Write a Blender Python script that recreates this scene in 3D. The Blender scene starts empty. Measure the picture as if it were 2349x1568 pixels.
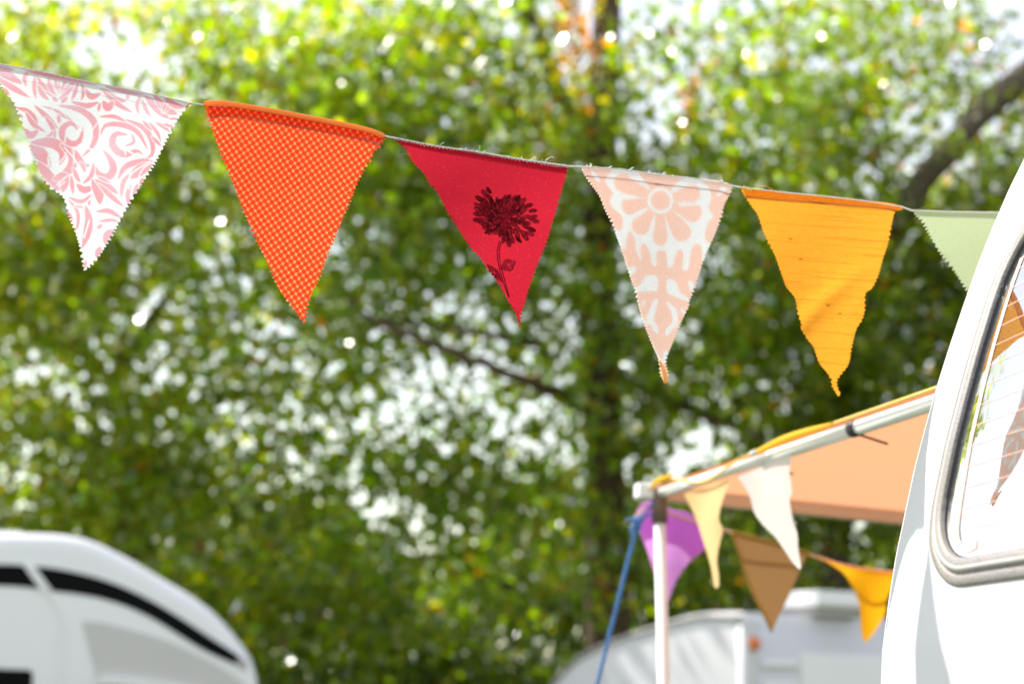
import bpy, math
import numpy as np
from mathutils import Vector

C = bpy.context.scene
COL = C.collection
rng = np.random.default_rng(7)

# ------------------------------------------------------------------ camera
PITCH = 14.042
CAM_H = 1.35
FPX = 3262.5                      # focal length in pixels of a 2349 px wide frame
cam_d = bpy.data.cameras.new('camera')
cam = bpy.data.objects.new('camera', cam_d)
COL.objects.link(cam)
cam.location = (0, 0, CAM_H)
cam.rotation_euler = (math.radians(90 + PITCH), 0, 0)
cam_d.sensor_width = 36
cam_d.lens = 50
cam_d.clip_start = 0.02
cam_d.clip_end = 500
cam_d.dof.use_dof = True
cam_d.dof.focus_distance = 1.62
cam_d.dof.aperture_fstop = 3.4
cam_d.dof.aperture_blades = 0
C.camera = cam

# ------------------------------------------------------------------ sky, sun, exposure
SUN_AZ, SUN_EL = -58.0, 50.0      # degrees, azimuth from +Y towards +X
w = bpy.data.worlds.new('World')
C.world = w
w.use_nodes = True
wn = w.node_tree.nodes
sky = wn.new('ShaderNodeTexSky')
sky.sky_type = 'NISHITA'
sky.sun_disc = False
sky.sun_elevation = math.radians(SUN_EL)
sky.sun_rotation = math.radians(SUN_AZ)
sky.air_density = 2.0
sky.dust_density = 0.6
sky.ozone_density = 1.0
wn['Background'].inputs[1].default_value = 0.15
veil = wn.new('ShaderNodeHueSaturation')        # thin high cloud: the blue is washed out evenly
veil.inputs['Hue'].default_value = .535
veil.inputs['Saturation'].default_value = .45
veil.inputs['Value'].default_value = 1.2
w.node_tree.links.new(sky.outputs[0], veil.inputs['Color'])
w.node_tree.links.new(veil.outputs[0], wn['Background'].inputs[0])
sd = bpy.data.lights.new('sun', 'SUN')
sd.energy = 5.0
sd.angle = math.radians(0.53)
sd.color = (1.0, 0.94, 0.85)
sun = bpy.data.objects.new('sun', sd)
COL.objects.link(sun)
az, el_ = math.radians(SUN_AZ), math.radians(SUN_EL)
SUN = Vector((math.sin(az)*math.cos(el_), math.cos(az)*math.cos(el_), math.sin(el_)))
sun.rotation_euler = SUN.to_track_quat('Z', 'Y').to_euler()
sun.location = SUN * 30
vs = C.view_settings
vs.view_transform = 'Standard'
vs.look = 'None'
vs.exposure = 0.55
vs.gamma = 1.0
vs.use_curve_mapping = False
C.render.engine = 'CYCLES'
C.cycles.use_denoising = True
C.cycles.max_bounces = 10
C.cycles.transparent_max_bounces = 12
C.cycles.sample_clamp_indirect = 6.0

# ------------------------------------------------------------------ helpers
CP, SP = math.cos(math.radians(PITCH)), math.sin(math.radians(PITCH))

def at(x, y, D):
    """world points seen at pixel (x, y) of the 2349 px wide photograph, at ground distance D (arrays allowed)"""
    x, y, D = np.broadcast_arrays(np.asarray(x, float), np.asarray(y, float), np.asarray(D, float))
    u = (x - 1174.5)/FPX
    v = (784 - y)/FPX
    ry = CP - v*SP
    k = D/ry
    return np.stack([u*k, D, CAM_H + (SP + v*CP)*k], -1)

def zoomer(scale, ox, oy):
    return lambda pts: [((x/scale + ox)*.9176, (y/scale + oy)*.9176) for x, y in pts]

def prop(o, label=None, cat=None, group=None, kind=None):
    if label: o['label'] = label
    if cat: o['category'] = cat
    if group: o['group'] = group
    if kind: o['kind'] = kind
    return o

def thing(name, label, cat, loc=(0, 0, 0), group=None):
    o = bpy.data.objects.new(name, None)
    o.empty_display_size = .1
    COL.objects.link(o)
    o.location = [float(c) for c in loc]
    return prop(o, label, cat, group)

def mesh_obj(name, V, F, mat, parent=None, smooth=True, color=None):
    """V world coordinates; stored relative to the parent's base"""
    V = np.asarray(V, float).reshape(-1, 3)
    if parent is not None:
        b = np.zeros(3); p = parent
        while p is not None:
            b += np.array(p.location); p = p.parent
        V = V - b
    me = bpy.data.meshes.new(name)
    if isinstance(F, np.ndarray):
        n, k = F.shape
        me.vertices.add(len(V)); me.vertices.foreach_set('co', V.ravel())
        me.loops.add(n*k); me.loops.foreach_set('vertex_index', F.ravel().astype(np.int32))
        me.polygons.add(n); me.polygons.foreach_set('loop_start', np.arange(0, n*k, k, dtype=np.int32))
        me.update(calc_edges=True)
    else:
        me.from_pydata(V.tolist(), [], [tuple(int(i) for i in f) for f in F])
    if color is not None:
        a = me.color_attributes.new('print', 'FLOAT_COLOR', 'POINT')
        a.data.foreach_set('color', np.c_[color, np.ones(len(color))].astype(np.float32).ravel())
    me.polygons.foreach_set('use_smooth', np.full(len(me.polygons), smooth))
    for m in (mat if isinstance(mat, list) else [mat]):
        me.materials.append(m)
    o = bpy.data.objects.new(name, me)
    COL.objects.link(o)
    if parent is not None:
        o.parent = parent
    return o

def grid_faces(r, c, wrap=False):
    i = np.arange(r-1)[:, None]; j = np.arange(c if wrap else c-1)[None, :]
    j2 = (j+1) % c
    a = i*c+j; b = i*c+j2; d = (i+1)*c+j; e = (i+1)*c+j2
    return np.stack([a+0*j, b+0*i, e, d], -1).reshape(-1, 4)

def smooth_line(P, n):
    """Catmull-Rom through P, n samples evenly spaced along it"""
    P = np.asarray(P, float)
    if len(P) > 2:
        Q = np.vstack([2*P[0]-P[1], P, 2*P[-1]-P[-2]])
        out = []
        for i in range(1, len(Q)-2):
            t = np.linspace(0, 1, 12, endpoint=False)[:, None]
            a, b, c, d = Q[i-1], Q[i], Q[i+1], Q[i+2]
            out.append(.5*(2*b + (c-a)*t + (2*a-5*b+4*c-d)*t*t + (3*b-a-3*c+d)*t**3))
        P = np.vstack(out + [P[-1:]])
    return resample(P, n)

def resample(P, n):
    P = np.asarray(P, float)
    s = np.r_[0, np.cumsum(np.linalg.norm(np.diff(P, axis=0), axis=1))]
    t = np.linspace(0, s[-1], n)
    return np.stack([np.interp(t, s, P[:, k]) for k in range(P.shape[1])], -1)

def tube_vf(P, r, sides=8, cap=True):
    P = np.asarray(P, float); n = len(P)
    r = np.broadcast_to(np.asarray(r, float), (n,))
    T = np.gradient(P, axis=0); T /= np.linalg.norm(T, axis=1)[:, None] + 1e-12
    up = np.array([0, 0, 1.]) if abs(T[0, 2]) < .9 else np.array([1., 0, 0])
    N = np.zeros_like(P); B = np.zeros_like(P)
    u = up
    for i in range(n):
        u = u - T[i]*np.dot(u, T[i]); u /= np.linalg.norm(u)+1e-12
        N[i] = u; B[i] = np.cross(T[i], u)
    a = np.arange(sides)*2*np.pi/sides
    V = P[:, None, :] + r[:, None, None]*(np.cos(a)[None, :, None]*N[:, None, :] + np.sin(a)[None, :, None]*B[:, None, :])
    F = [tuple(f) for f in grid_faces(n, sides, True)]
    if cap:
        F.append(tuple(range(sides))[::-1]); F.append(tuple(range((n-1)*sides, n*sides)))
    return V.reshape(-1, 3), F

def tube(name, P, r, mat, parent=None, sides=8):
    V, F = tube_vf(P, r, sides)
    return mesh_obj(name, V, F, mat, parent)

def joined(parts):
    V, F, k = [], [], 0
    for v, f in parts:
        V.append(v); F += [tuple(i+k for i in q) for q in f]; k += len(v)
    return np.vstack(V), F

def box_vf(c, ax, half, bev=0.0):
    """box with axes ax (three unit vectors), half sizes; edges cut by bev"""
    c = np.asarray(c, float); A = np.asarray(ax, float); h = np.asarray(half, float)
    if bev <= 0:
        s = np.array([(x, y, z) for x in (-1, 1) for y in (-1, 1) for z in (-1, 1)], float)
        V = c + (s*h) @ A
        F = [(0, 1, 3, 2), (4, 6, 7, 5), (0, 4, 5, 1), (2, 3, 7, 6), (0, 2, 6, 4), (1, 5, 7, 3)]
        return V, F
    import bmesh
    bm = bmesh.new(); bmesh.ops.create_cube(bm, size=2)
    for v in bm.verts: v.co = Vector([v.co[i]*h[i] for i in range(3)])
    bmesh.ops.bevel(bm, geom=bm.edges[:], offset=bev, segments=3, affect='EDGES', profile=.5)
    bm.verts.index_update()
    V = np.array([v.co[:] for v in bm.verts]); F = [tuple(v.index for v in f.verts) for f in bm.faces]
    bm.free()
    return c + V @ A, F

def box(name, c, ax, half, mat, parent=None, bev=0.0):
    V, F = box_vf(c, ax, half, bev)
    return mesh_obj(name, V, F, mat, parent, smooth=False)

# ------------------------------------------------------------------ materials
def new_mat(name):
    m = bpy.data.materials.new(name); m.use_nodes = True
    nt = m.node_tree
    for n in list(nt.nodes):
        if n.type != 'OUTPUT_MATERIAL': nt.nodes.remove(n)
    return m, nt, nt.nodes.new, nt.links.new, nt.nodes['Material Output']

def paint(name, col, rough=.4, var=.06, scale=6, metal=0, bump=0.0, coat=0.0, spec=.5):
    m, nt, N, L, out = new_mat(name)
    b = N('ShaderNodeBsdfPrincipled')
    b.inputs['Roughness'].default_value = rough
    b.inputs['Metallic'].default_value = metal
    b.inputs['Coat Weight'].default_value = coat
    b.inputs['Specular IOR Level'].default_value = spec
    tc = N('ShaderNodeTexCoord'); nz = N('ShaderNodeTexNoise')
    nz.inputs['Scale'].default_value = scale; nz.inputs['Detail'].default_value = 6
    L(tc.outputs['Object'], nz.inputs['Vector'])
    mx = N('ShaderNodeMix'); mx.data_type = 'RGBA'
    mx.inputs[6].default_value = (*[c*(1-var) for c in col], 1)
    mx.inputs[7].default_value = (*[min(1, c*(1+var)) for c in col], 1)
    L(nz.outputs['Fac'], mx.inputs[0]); L(mx.outputs[2], b.inputs['Base Color'])
    if bump:
        bp = N('ShaderNodeBump'); bp.inputs['Strength'].default_value = bump; bp.inputs['Distance'].default_value = .002
        L(nz.outputs['Fac'], bp.inputs['Height']); L(bp.outputs[0], b.inputs['Normal'])
    L(b.outputs[0], out.inputs[0])
    return m

def cloth(name, trans=.5, speck=None, weave=900.0, amount=.10, col=None, stretch=(1, 1, 1), gain=1.0):
    """woven fabric: light goes through it; colour from the printed attribute or col"""
    m, nt, N, L, out = new_mat(name)
    if col is None:
        a = N('ShaderNodeAttribute'); a.attribute_name = 'print'; src = a.outputs['Color']
    else:
        a = N('ShaderNodeRGB'); a.outputs[0].default_value = (*col, 1); src = a.outputs[0]
    tc = N('ShaderNodeTexCoord'); mp = N('ShaderNodeMapping'); mp.inputs['Scale'].default_value = stretch
    nz = N('ShaderNodeTexNoise'); nz.inputs['Scale'].default_value = weave; nz.inputs['Detail'].default_value = 3
    L(tc.outputs['Object'], mp.inputs[0]); L(mp.outputs[0], nz.inputs['Vector'])
    mr = N('ShaderNodeMapRange')
    mr.inputs[1].default_value = .3; mr.inputs[2].default_value = .7
    mr.inputs[3].default_value = gain*(1-amount); mr.inputs[4].default_value = gain*(1+amount)
    L(nz.outputs['Fac'], mr.inputs[0])
    ml = N('ShaderNodeMix'); ml.data_type = 'RGBA'; ml.blend_type = 'MULTIPLY'; ml.inputs[0].default_value = 1
    L(src, ml.inputs[6]); L(mr.outputs[0], ml.inputs[7])
    col_out = ml.outputs[2]
    if speck:
        n2 = N('ShaderNodeTexNoise'); n2.inputs['Scale'].default_value = 420; n2.inputs['Detail'].default_value = 1
        L(tc.outputs['Object'], n2.inputs['Vector'])
        r2 = N('ShaderNodeMapRange'); r2.inputs[1].default_value = .62; r2.inputs[2].default_value = .72
        r2.inputs[4].default_value = .2
        L(n2.outputs['Fac'], r2.inputs[0])
        m2 = N('ShaderNodeMix'); m2.data_type = 'RGBA'; m2.inputs[7].default_value = (*speck, 1)
        L(r2.outputs[0], m2.inputs[0]); L(col_out, m2.inputs[6]); col_out = m2.outputs[2]
    d = N('ShaderNodeBsdfDiffuse'); t = N('ShaderNodeBsdfTranslucent')
    L(col_out, d.inputs[0]); L(col_out, t.inputs[0])
    bp = N('ShaderNodeBump'); bp.inputs['Strength'].default_value = .25; bp.inputs['Distance'].default_value = .0006
    L(nz.outputs['Fac'], bp.inputs['Height']); L(bp.outputs[0], d.inputs['Normal'])
    mx = N('ShaderNodeMixShader'); mx.inputs[0].default_value = trans
    L(d.outputs[0], mx.inputs[1]); L(t.outputs[0], mx.inputs[2]); L(mx.outputs[0], out.inputs[0])
    return m

def leaf_mat(name, rough=.33, gloss=.42):
    m, nt, N, L, out = new_mat(name)
    a = N('ShaderNodeAttribute'); a.attribute_name = 'print'
    d = N('ShaderNodeBsdfDiffuse'); t = N('ShaderNodeBsdfTranslucent')
    g = N('ShaderNodeBsdfGlossy'); g.inputs['Roughness'].default_value = rough
    g.inputs[0].default_value = (1, 1, 1, 1)
    L(a.outputs['Color'], d.inputs[0])
    hs = N('ShaderNodeMix'); hs.data_type = 'RGBA'; hs.blend_type = 'MULTIPLY'; hs.inputs[0].default_value = 1
    hs.inputs[7].default_value = (18.5, 15.0, 0.15, 1)
    L(a.outputs['Color'], hs.inputs[6]); L(hs.outputs[2], t.inputs[0])
    mx = N('ShaderNodeMixShader'); mx.inputs[0].default_value = .80
    L(d.outputs[0], mx.inputs[1]); L(t.outputs[0], mx.inputs[2])
    fr = N('ShaderNodeFresnel'); fr.inputs[0].default_value = 1.45
    mu = N('ShaderNodeMath'); mu.operation = 'MULTIPLY'; mu.inputs[1].default_value = gloss
    L(fr.outputs[0], mu.inputs[0])
    m2 = N('ShaderNodeMixShader'); L(mu.outputs[0], m2.inputs[0])
    L(mx.outputs[0], m2.inputs[1]); L(g.outputs[0], m2.inputs[2]); L(m2.outputs[0], out.inputs[0])
    return m

def glass_mat(name):
    m, nt, N, L, out = new_mat(name)
    tr = N('ShaderNodeBsdfTransparent'); tr.inputs[0].default_value = (.78, .84, .86, 1)
    g = N('ShaderNodeBsdfGlossy'); g.inputs['Roughness'].default_value = .015
    fr = N('ShaderNodeFresnel'); fr.inputs[0].default_value = 1.62
    mu = N('ShaderNodeMath'); mu.operation = 'MULTIPLY'; mu.inputs[1].default_value = .72; mu.use_clamp = True
    L(fr.outputs[0], mu.inputs[0])
    mx = N('ShaderNodeMixShader'); L(mu.outputs[0], mx.inputs[0]); L(tr.outputs[0], mx.inputs[1]); L(g.outputs[0], mx.inputs[2])
    # thin film of dust
    d = N('ShaderNodeBsdfDiffuse'); d.inputs[0].default_value = (.7, .68, .64, 1)
    tc = N('ShaderNodeTexCoord'); nz = N('ShaderNodeTexNoise'); nz.inputs['Scale'].default_value = 240; nz.inputs['Detail'].default_value = 4
    L(tc.outputs['Object'], nz.inputs['Vector'])
    mr = N('ShaderNodeMapRange'); mr.inputs[1].default_value = .35; mr.inputs[2].default_value = .8
    mr.inputs[3].default_value = .01; mr.inputs[4].default_value = .07
    L(nz.outputs['Fac'], mr.inputs[0])
    m2 = N('ShaderNodeMixShader'); L(mr.outputs[0], m2.inputs[0]); L(mx.outputs[0], m2.inputs[1]); L(d.outputs[0], m2.inputs[2])
    L(m2.outputs[0], out.inputs[0])
    return m

def rubber_mat(name):
    m, nt, N, L, out = new_mat(name)
    b = N('ShaderNodeBsdfPrincipled'); b.inputs['Roughness'].default_value = .55
    tc = N('ShaderNodeTexCoord')
    n1 = N('ShaderNodeTexNoise'); n1.inputs['Scale'].default_value = 500; n1.inputs['Detail'].default_value = 5
    n2 = N('ShaderNodeTexNoise'); n2.inputs['Scale'].default_value = 14; n2.inputs['Detail'].default_value = 4
    L(tc.outputs['Object'], n1.inputs['Vector']); L(tc.outputs['Object'], n2.inputs['Vector'])
    r = N('ShaderNodeValToRGB')
    r.color_ramp.elements[0].position = .33; r.color_ramp.elements[0].color = (.12, .11, .105, 1)
    r.color_ramp.elements[1].position = .55; r.color_ramp.elements[1].color = (.25, .235, .225, 1)
    L(n1.outputs['Fac'], r.inputs[0])
    mx = N('ShaderNodeMix'); mx.data_type = 'RGBA'; mx.inputs[7].default_value = (.27, .235, .19, 1)
    mr = N('ShaderNodeMapRange'); mr.inputs[1].default_value = .45; mr.inputs[2].default_value = .7; mr.inputs[4].default_value = .6
    L(n2.outputs['Fac'], mr.inputs[0]); L(mr.outputs[0], mx.inputs[0]); L(r.outputs[0], mx.inputs[6])
    L(mx.outputs[2], b.inputs['Base Color']); L(b.outputs[0], out.inputs[0])
    return m

M = {
    'van': paint('van_white_paint', (.60, .605, .615), .5, .015, 3, spec=.25),
    'interior': paint('van_interior_trim', (.35, .35, .36), .8),
    'rubber': rubber_mat('weathered_window_rubber'),
    'black_rubber': paint('black_rubber', (.03, .026, .028), .6),
    'insert': paint('pale_seal_insert', (.38, .37, .365), .5, .12, 60),
    'glass': glass_mat('dusty_window_glass'),
    'heat': paint('orange_heating_print', (.86, .50, .40), .5),
    'alu': paint('white_aluminium', (.84, .85, .85), .5, .03, 20),
    'joint': paint('black_plastic_joint', (.03, .028, .026), .5),
    'bracket': paint('brown_grey_bracket', (.16, .11, .08), .5),
    'shaded_rail': paint('rail_shade_tint', (.62, .50, .42), .45),  # aluminium rail: shade and warm canopy bounce mixed into its colour
    'canopy': cloth('orange_awning_fabric', .62, weave=300, amount=.04, col=(.68, .315, .165)),
    'rope': paint('blue_polypropylene_rope', (.06, .20, .52), .5, .25, 260, bump=.6),
    'cord': paint('white_cotton_cord', (.72, .68, .62), .8, .2, 700, bump=.6),
    'peach_cord': paint('peach_cord', (.75, .42, .30), .8, .2, 700),
    'white_body': paint('white_caravan_skin', (.83, .835, .85), .35, .03, 2),
    'old_white': paint('aged_caravan_skin', (.62, .62, .635), .4, .06, 3),
    'gloss_black': paint('gloss_black_panel', (.003, .003, .004), .4, .1, 3, spec=.06),
    'recess_shade': paint('recess_shade_grey', (.60, .58, .57), .5, .03, 3),  # shade of the nose recess put into the colour of a plain plate
    'grey_trim': paint('grey_trim', (.40, .38, .37), .5),
    'amber_lens': paint('amber_lens', (.70, .18, .03), .25),
    'bark': paint('brown_bark', (.085, .052, .032), .9, .4, 9, bump=.8),
    'bark2': paint('grey_brown_bark', (.13, .10, .08), .9, .4, 9, bump=.8),
    'leaf': leaf_mat('leaf'),
    'grass': paint('grass_ground', (.05, .075, .025), .9, .5, 3),
    'thread_white': paint('white_thread', (.80, .80, .78), .8),
    'thread_pink': paint('pink_thread', (.80, .25, .22), .8),
    'thread_mauve': paint('mauve_thread', (.50, .38, .42), .8),
    'thread_rust': paint('rust_thread', (.70, .25, .06), .8),
    'thread_orange': paint('orange_thread', (.80, .33, .10), .8),
}

# ------------------------------------------------------------------ ground
V = np.array([(-150, -60, 0), (150, -60, 0), (150, 300, 0), (-150, 300, 0)], float)
prop(mesh_obj('ground', V, [(0, 1, 2, 3)], M['grass']), 'mown grass field under the vehicles', kind='structure')

# ------------------------------------------------------------------ camper van, rear corner
AT = math.radians(72.3)           # awning axis
TH = math.radians(71)
EL = np.array([-math.cos(TH), math.sin(TH), 0]); EF = np.array([math.sin(TH), math.cos(TH), 0]); EZ = np.array([0, 0, 1.])
VW, VA, VN, WC = .83, .5, 4.0, .66
ZS = np.arange(1.2, 2.251, .05)
LEAN = np.array([.795, .799, .802, .806, .812, .823, .836, .852, .868, .887, .907, .929, .952, .976, 1.002, 1.03, 1.061, 1.094, 1.127, 1.161, 1.197, 1.233])

def lean(z):
    z = np.asarray(z, float)
    sm = np.interp(z, ZS, LEAN)
    return np.where(z < 1.2, .795 - .0*(1.2 - z), sm)

def van_pos(wl, z):
    wl, z = np.broadcast_arrays(np.asarray(wl, float), np.asarray(z, float))
    r = np.clip(np.abs(wl/VW), 0, 1)
    a = lean(z) + VA - VA*(1 - r**VN)**(1/VN)
    return a[..., None]*EF + (WC + wl)[..., None]*EL + z[..., None]*EZ

def van_nrm(wl, z):
    e = .004
    du = van_pos(wl + e, z) - van_pos(wl - e, z); dv = van_pos(wl, z + e) - van_pos(wl, z - e)
    n = np.cross(du, dv); n /= np.linalg.norm(n, axis=-1)[..., None]
    s = np.sign((n @ EF))[..., None]
    return -n*s

def rrect(hw, z0, z1, r, n=14):
    P = []
    rt = r + .035
    for cx, cz, a0, r in ((hw-r, z0+r, -90, r), (hw-rt, z1-rt, 0, rt), (-hw+rt, z1-rt, 90, rt), (-hw+r, z0+r, 180, r)):
        for k in range(n):
            a = math.radians(a0 + 90*k/(n-1)); P.append((cx + r*math.cos(a), cz + r*math.sin(a)))
    P = np.array(P + [P[0]])
    return resample(P, 241)[:-1]

van = thing('camper_van', 'white camper van whose rear corner and dusty rear window fill the right edge', 'van', WC*EL + .86*EF)
WIN = (.568, 1.4515, 1.89, .095)
# body shell: rear face, rounded corners, sides; the window opening is left out
tt = np.linspace(0, 1, 90)
wl_half = VW*(1 - (1 - (1 - np.cos(tt*np.pi/2)))**VN)**(1/VN)
wl_half = np.unique(np.r_[np.linspace(0, .64, 85), wl_half[wl_half > .645]])
wl = np.r_[-wl_half[::-1], wl_half[1:]]
zz = np.r_[.28, .5, .8, 1.0, 1.15, np.arange(1.25, 2.1501, .0075)]
Wg, Zg = np.meshgrid(wl, zz)
Vv = van_pos(Wg, Zg)
# roof: pulled in over the last rows
roof = []
for k, a in enumerate(np.linspace(0, math.pi/2, 9)[1:]):
    s = 1 - .16*(1 - math.cos(a)); zt = 2.15 + .10*math.sin(a)
    q = van_pos(wl, np.full(len(wl), 2.15)); q[:, 2] = zt
    c = WC*EL + 1.9*EF
    q[:, :2] = c[:2] + (q[:, :2] - c[:2])*s
    roof.append(q)
Vv = np.vstack([Vv, np.array(roof)])
nr, nc = Vv.shape[:2]
# side walls going forward
back = 3.0
Ls = Vv[:, :1].copy() + EF*back; Rs = Vv[:, -1:].copy() + EF*back
Vv = np.concatenate([Ls, Vv, Rs], 1); nc += 2
F = grid_faces(nr, nc)
mid = Vv.reshape(-1, 3)[F].mean(1)
mw = mid @ EL - WC; ma = mid @ EF; mz = mid[:, 2]
def inside_rr(x, z, hw, z0, z1, r):
    qx = np.abs(x) - (hw - r); qz = np.abs(z - (z0+z1)/2) - ((z1-z0)/2 - r)
    d = np.hypot(np.maximum(qx, 0), np.maximum(qz, 0)) + np.minimum(np.maximum(qx, qz), 0) - r
    return d < 0
hole = inside_rr(mw, mz, WIN[0]-.014, WIN[1]+.014, WIN[2]-.014, WIN[3]+.004) & (ma < 1.6)
F = F[~hole]
body = mesh_obj('body', Vv, F, M['van'], van)
# roof cap
top = Vv[-1]
mesh_obj('roof', np.vstack([top, top.mean(0)[None] + EZ*.015]), [(i, i+1, len(top)) for i in range(len(top)-1)] + [(len(top)-1, 0, len(top))], M['van'], van)
# interior trim shell a few cm inside
iw = np.linspace(-.78, .78, 25); iz = np.linspace(.5, 2.05, 6)
Wi, Zi = np.meshgrid(iw, iz)
Pi = van_pos(Wi*.98, Zi); far = Pi.copy(); far[..., :3] = (far @ EL)[..., None]*EL + 3.2*EF + far[..., 2:3]*EZ
mesh_obj('bulkhead', far, grid_faces(6, 25), M['interior'], van)

# window pane on the body's own curve
hw, z0, z1, rr = WIN
ring = rrect(hw-.016, z0+.016, z1-.016, rr-.016)
ks = np.linspace(1, 0, 13)
cz = (z0+z1)/2
PV = []
for k in ks:
    q = np.c_[ring[:, 0]*k, cz + (ring[:, 1]-cz)*k]
    PV.append(van_pos(q[:, 0], q[:, 1]) - van_nrm(q[:, 0], q[:, 1])*.0015)
pane = mesh_obj('rear_window', np.array(PV), grid_faces(13, 240, True), M['glass'], van)
# rubber seal swept round the opening
def sweep_seal(name, prof, mat, par):
    rows = []
    for d, h in prof:
        q = rrect(hw-d, z0+d, z1-d, rr-d)
        rows.append(van_pos(q[:, 0], q[:, 1]) + van_nrm(q[:, 0], q[:, 1])*h)
    return mesh_obj(name, np.array(rows), grid_faces(len(prof), 240, True), mat, par)
seal = sweep_seal('window_seal', [(-.001, -.003), (-.0005, .002), (.001, .0036), (.007, .0042), (.009, .0036), (.0098, .0022), (.0108, .0022), (.0116, .0046), (.015, .0058), (.020, .0056), (.023, .0046), (.0258, .0034), (.0268, -.003)], M['rubber'], van)
sweep_seal('seal_insert', [(.0122, .0042), (.0135, .0060), (.0150, .0066), (.0165, .0064), (.0180, .0052)], M['insert'], seal)
sweep_seal('inner_lip', [(.0264, .0008), (.0268, .0010), (.0275, -.001), (.0280, -.004)], M['black_rubber'], seal)
# heating grid: printed bars on the glass
def ribbon(name, pts, width, mat, par, off=-.0010):
    pts = np.asarray(pts, float)
    T = np.gradient(pts, axis=0); T /= np.linalg.norm(T, axis=1)[:, None]
    Nn = np.c_[-T[:, 1], T[:, 0]]
    a, b = pts + Nn*width/2, pts - Nn*width/2
    rows = [van_pos(q[:, 0], q[:, 1]) + van_nrm(q[:, 0], q[:, 1])*off for q in (a, b)]
    return mesh_obj(name, np.stack(rows, 1), grid_faces(len(pts), 2), mat, par)
bar = [(.464, 1.490), (.480, 1.487), (.496, 1.492), (.506, 1.507), (.511, 1.537), (.515, 1.60), (.519, 1.69), (.520, 1.76), (.518, 1.80)]
for s in (1, -1):
    ribbon('bus_bar', smooth_line([(x*s, z) for x, z in bar], 40), .0075, M['heat'], pane)
zl = 1.507
while zl < 1.82:
    e = np.interp(zl, [1.49, 1.537, 1.69, 1.85], [.48, .511, .519, .515])
    ribbon('heating_line', np.c_[np.linspace(-e, e, 40), np.full(40, zl)], .0006, M['heat'], pane)
    zl += .0215

# ------------------------------------------------------------------ side awning
PD = 3.0
corner = at(1512, 1132, PD)
corner = np.array([corner[0], corner[1], corner[2]])
AEL = np.array([-math.cos(AT), math.sin(AT), 0]); AEF = np.array([math.sin(AT), math.cos(AT), 0])
def rafter(s):                       # s metres from the outer corner towards the van
    return corner - AEL*s
RL = 1.25
aw = thing('van_awning', 'orange side awning with white poles stretched from the far side of the camper van', 'awning', (corner[0], corner[1], 0))
tube('pole', [corner*[1, 1, 0] + [0, 0, .005], corner + [0, 0, -.03]], .0123, M['alu'], aw, 16)
box('pole_foot', corner*[1, 1, 0] + [0, 0, .006], np.eye(3), (.05, .05, .006), M['joint'], aw)
tube('pole_bracket', [corner + [0, 0, -.062], corner + [0, 0, .012]], .0165, M['bracket'], aw, 14)
br = joined([tube_vf([rafter(.02), rafter(.50)], .0105, 14), tube_vf([rafter(.50), rafter(.78)], .0122, 14)])
mesh_obj('rafter', *br, M['alu'], aw)
tube('rafter_joint', [rafter(.78), rafter(.80)], .0135, M['joint'], aw, 14)
tube('rafter', [rafter(.800), rafter(RL)], .0122, M['alu'], aw, 14)
dn = np.array([0, 0, -1.])
drop = AEF*1.0 + dn*.05; drop /= np.linalg.norm(drop)
sd_ = np.cross(drop, AEL); sd_ /= np.linalg.norm(sd_)
L0 = corner + AEL*.012 + [0, 0, .004] - drop*.035
box('lead_rail', L0 + drop*1.15, [drop, AEL, sd_], (1.11, .013, .017), M['shaded_rail'], aw, .004)
box('end_cap', L0 + drop*.016, [drop, AEL, sd_], (.028, .0175, .0165), M['alu'], aw, .005)
for s, l in ((.47, .06), (.80, .05)):
    p = rafter(s) + [0, 0, -.012]
    tube('strut', [p, p + AEF*l + dn*.012], .0022, M['joint'], aw, 8)
# canopy: lies over rafter and rail, sagging slightly
nu, nv = 24, 30
G = []
for i in range(nu):
    for j in range(nv):
        u, v = i/(nu-1), j/(nv-1)
        p = rafter(-.02 + (RL+.02)*u) + drop*(-.004 + 2.2*v)*(1-u) + (AEF*(-.004 + 2.2*v))*u + [0, 0, .015 - .004*math.sin(math.pi*u)*math.sin(math.pi*min(1, v*2))]
        G.append(p)
G = np.array(G).reshape(nu, nv, 3)
mesh_obj('canopy', G, grid_faces(nu, nv), M['canopy'], aw)
ed = G[:, 0]
mesh_obj('canopy_hem', np.stack([ed + [0, 0, .001], ed - AEF*.004 + [0, 0, -.003], ed - AEF*.003 + [0, 0, -.006]], 1), grid_faces(nu, 3), M['canopy'], aw)

# ------------------------------------------------------------------ flag building
def tri_wave(x):
    return np.abs((x % 1.0)*2 - 1)*2 - 1

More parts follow.
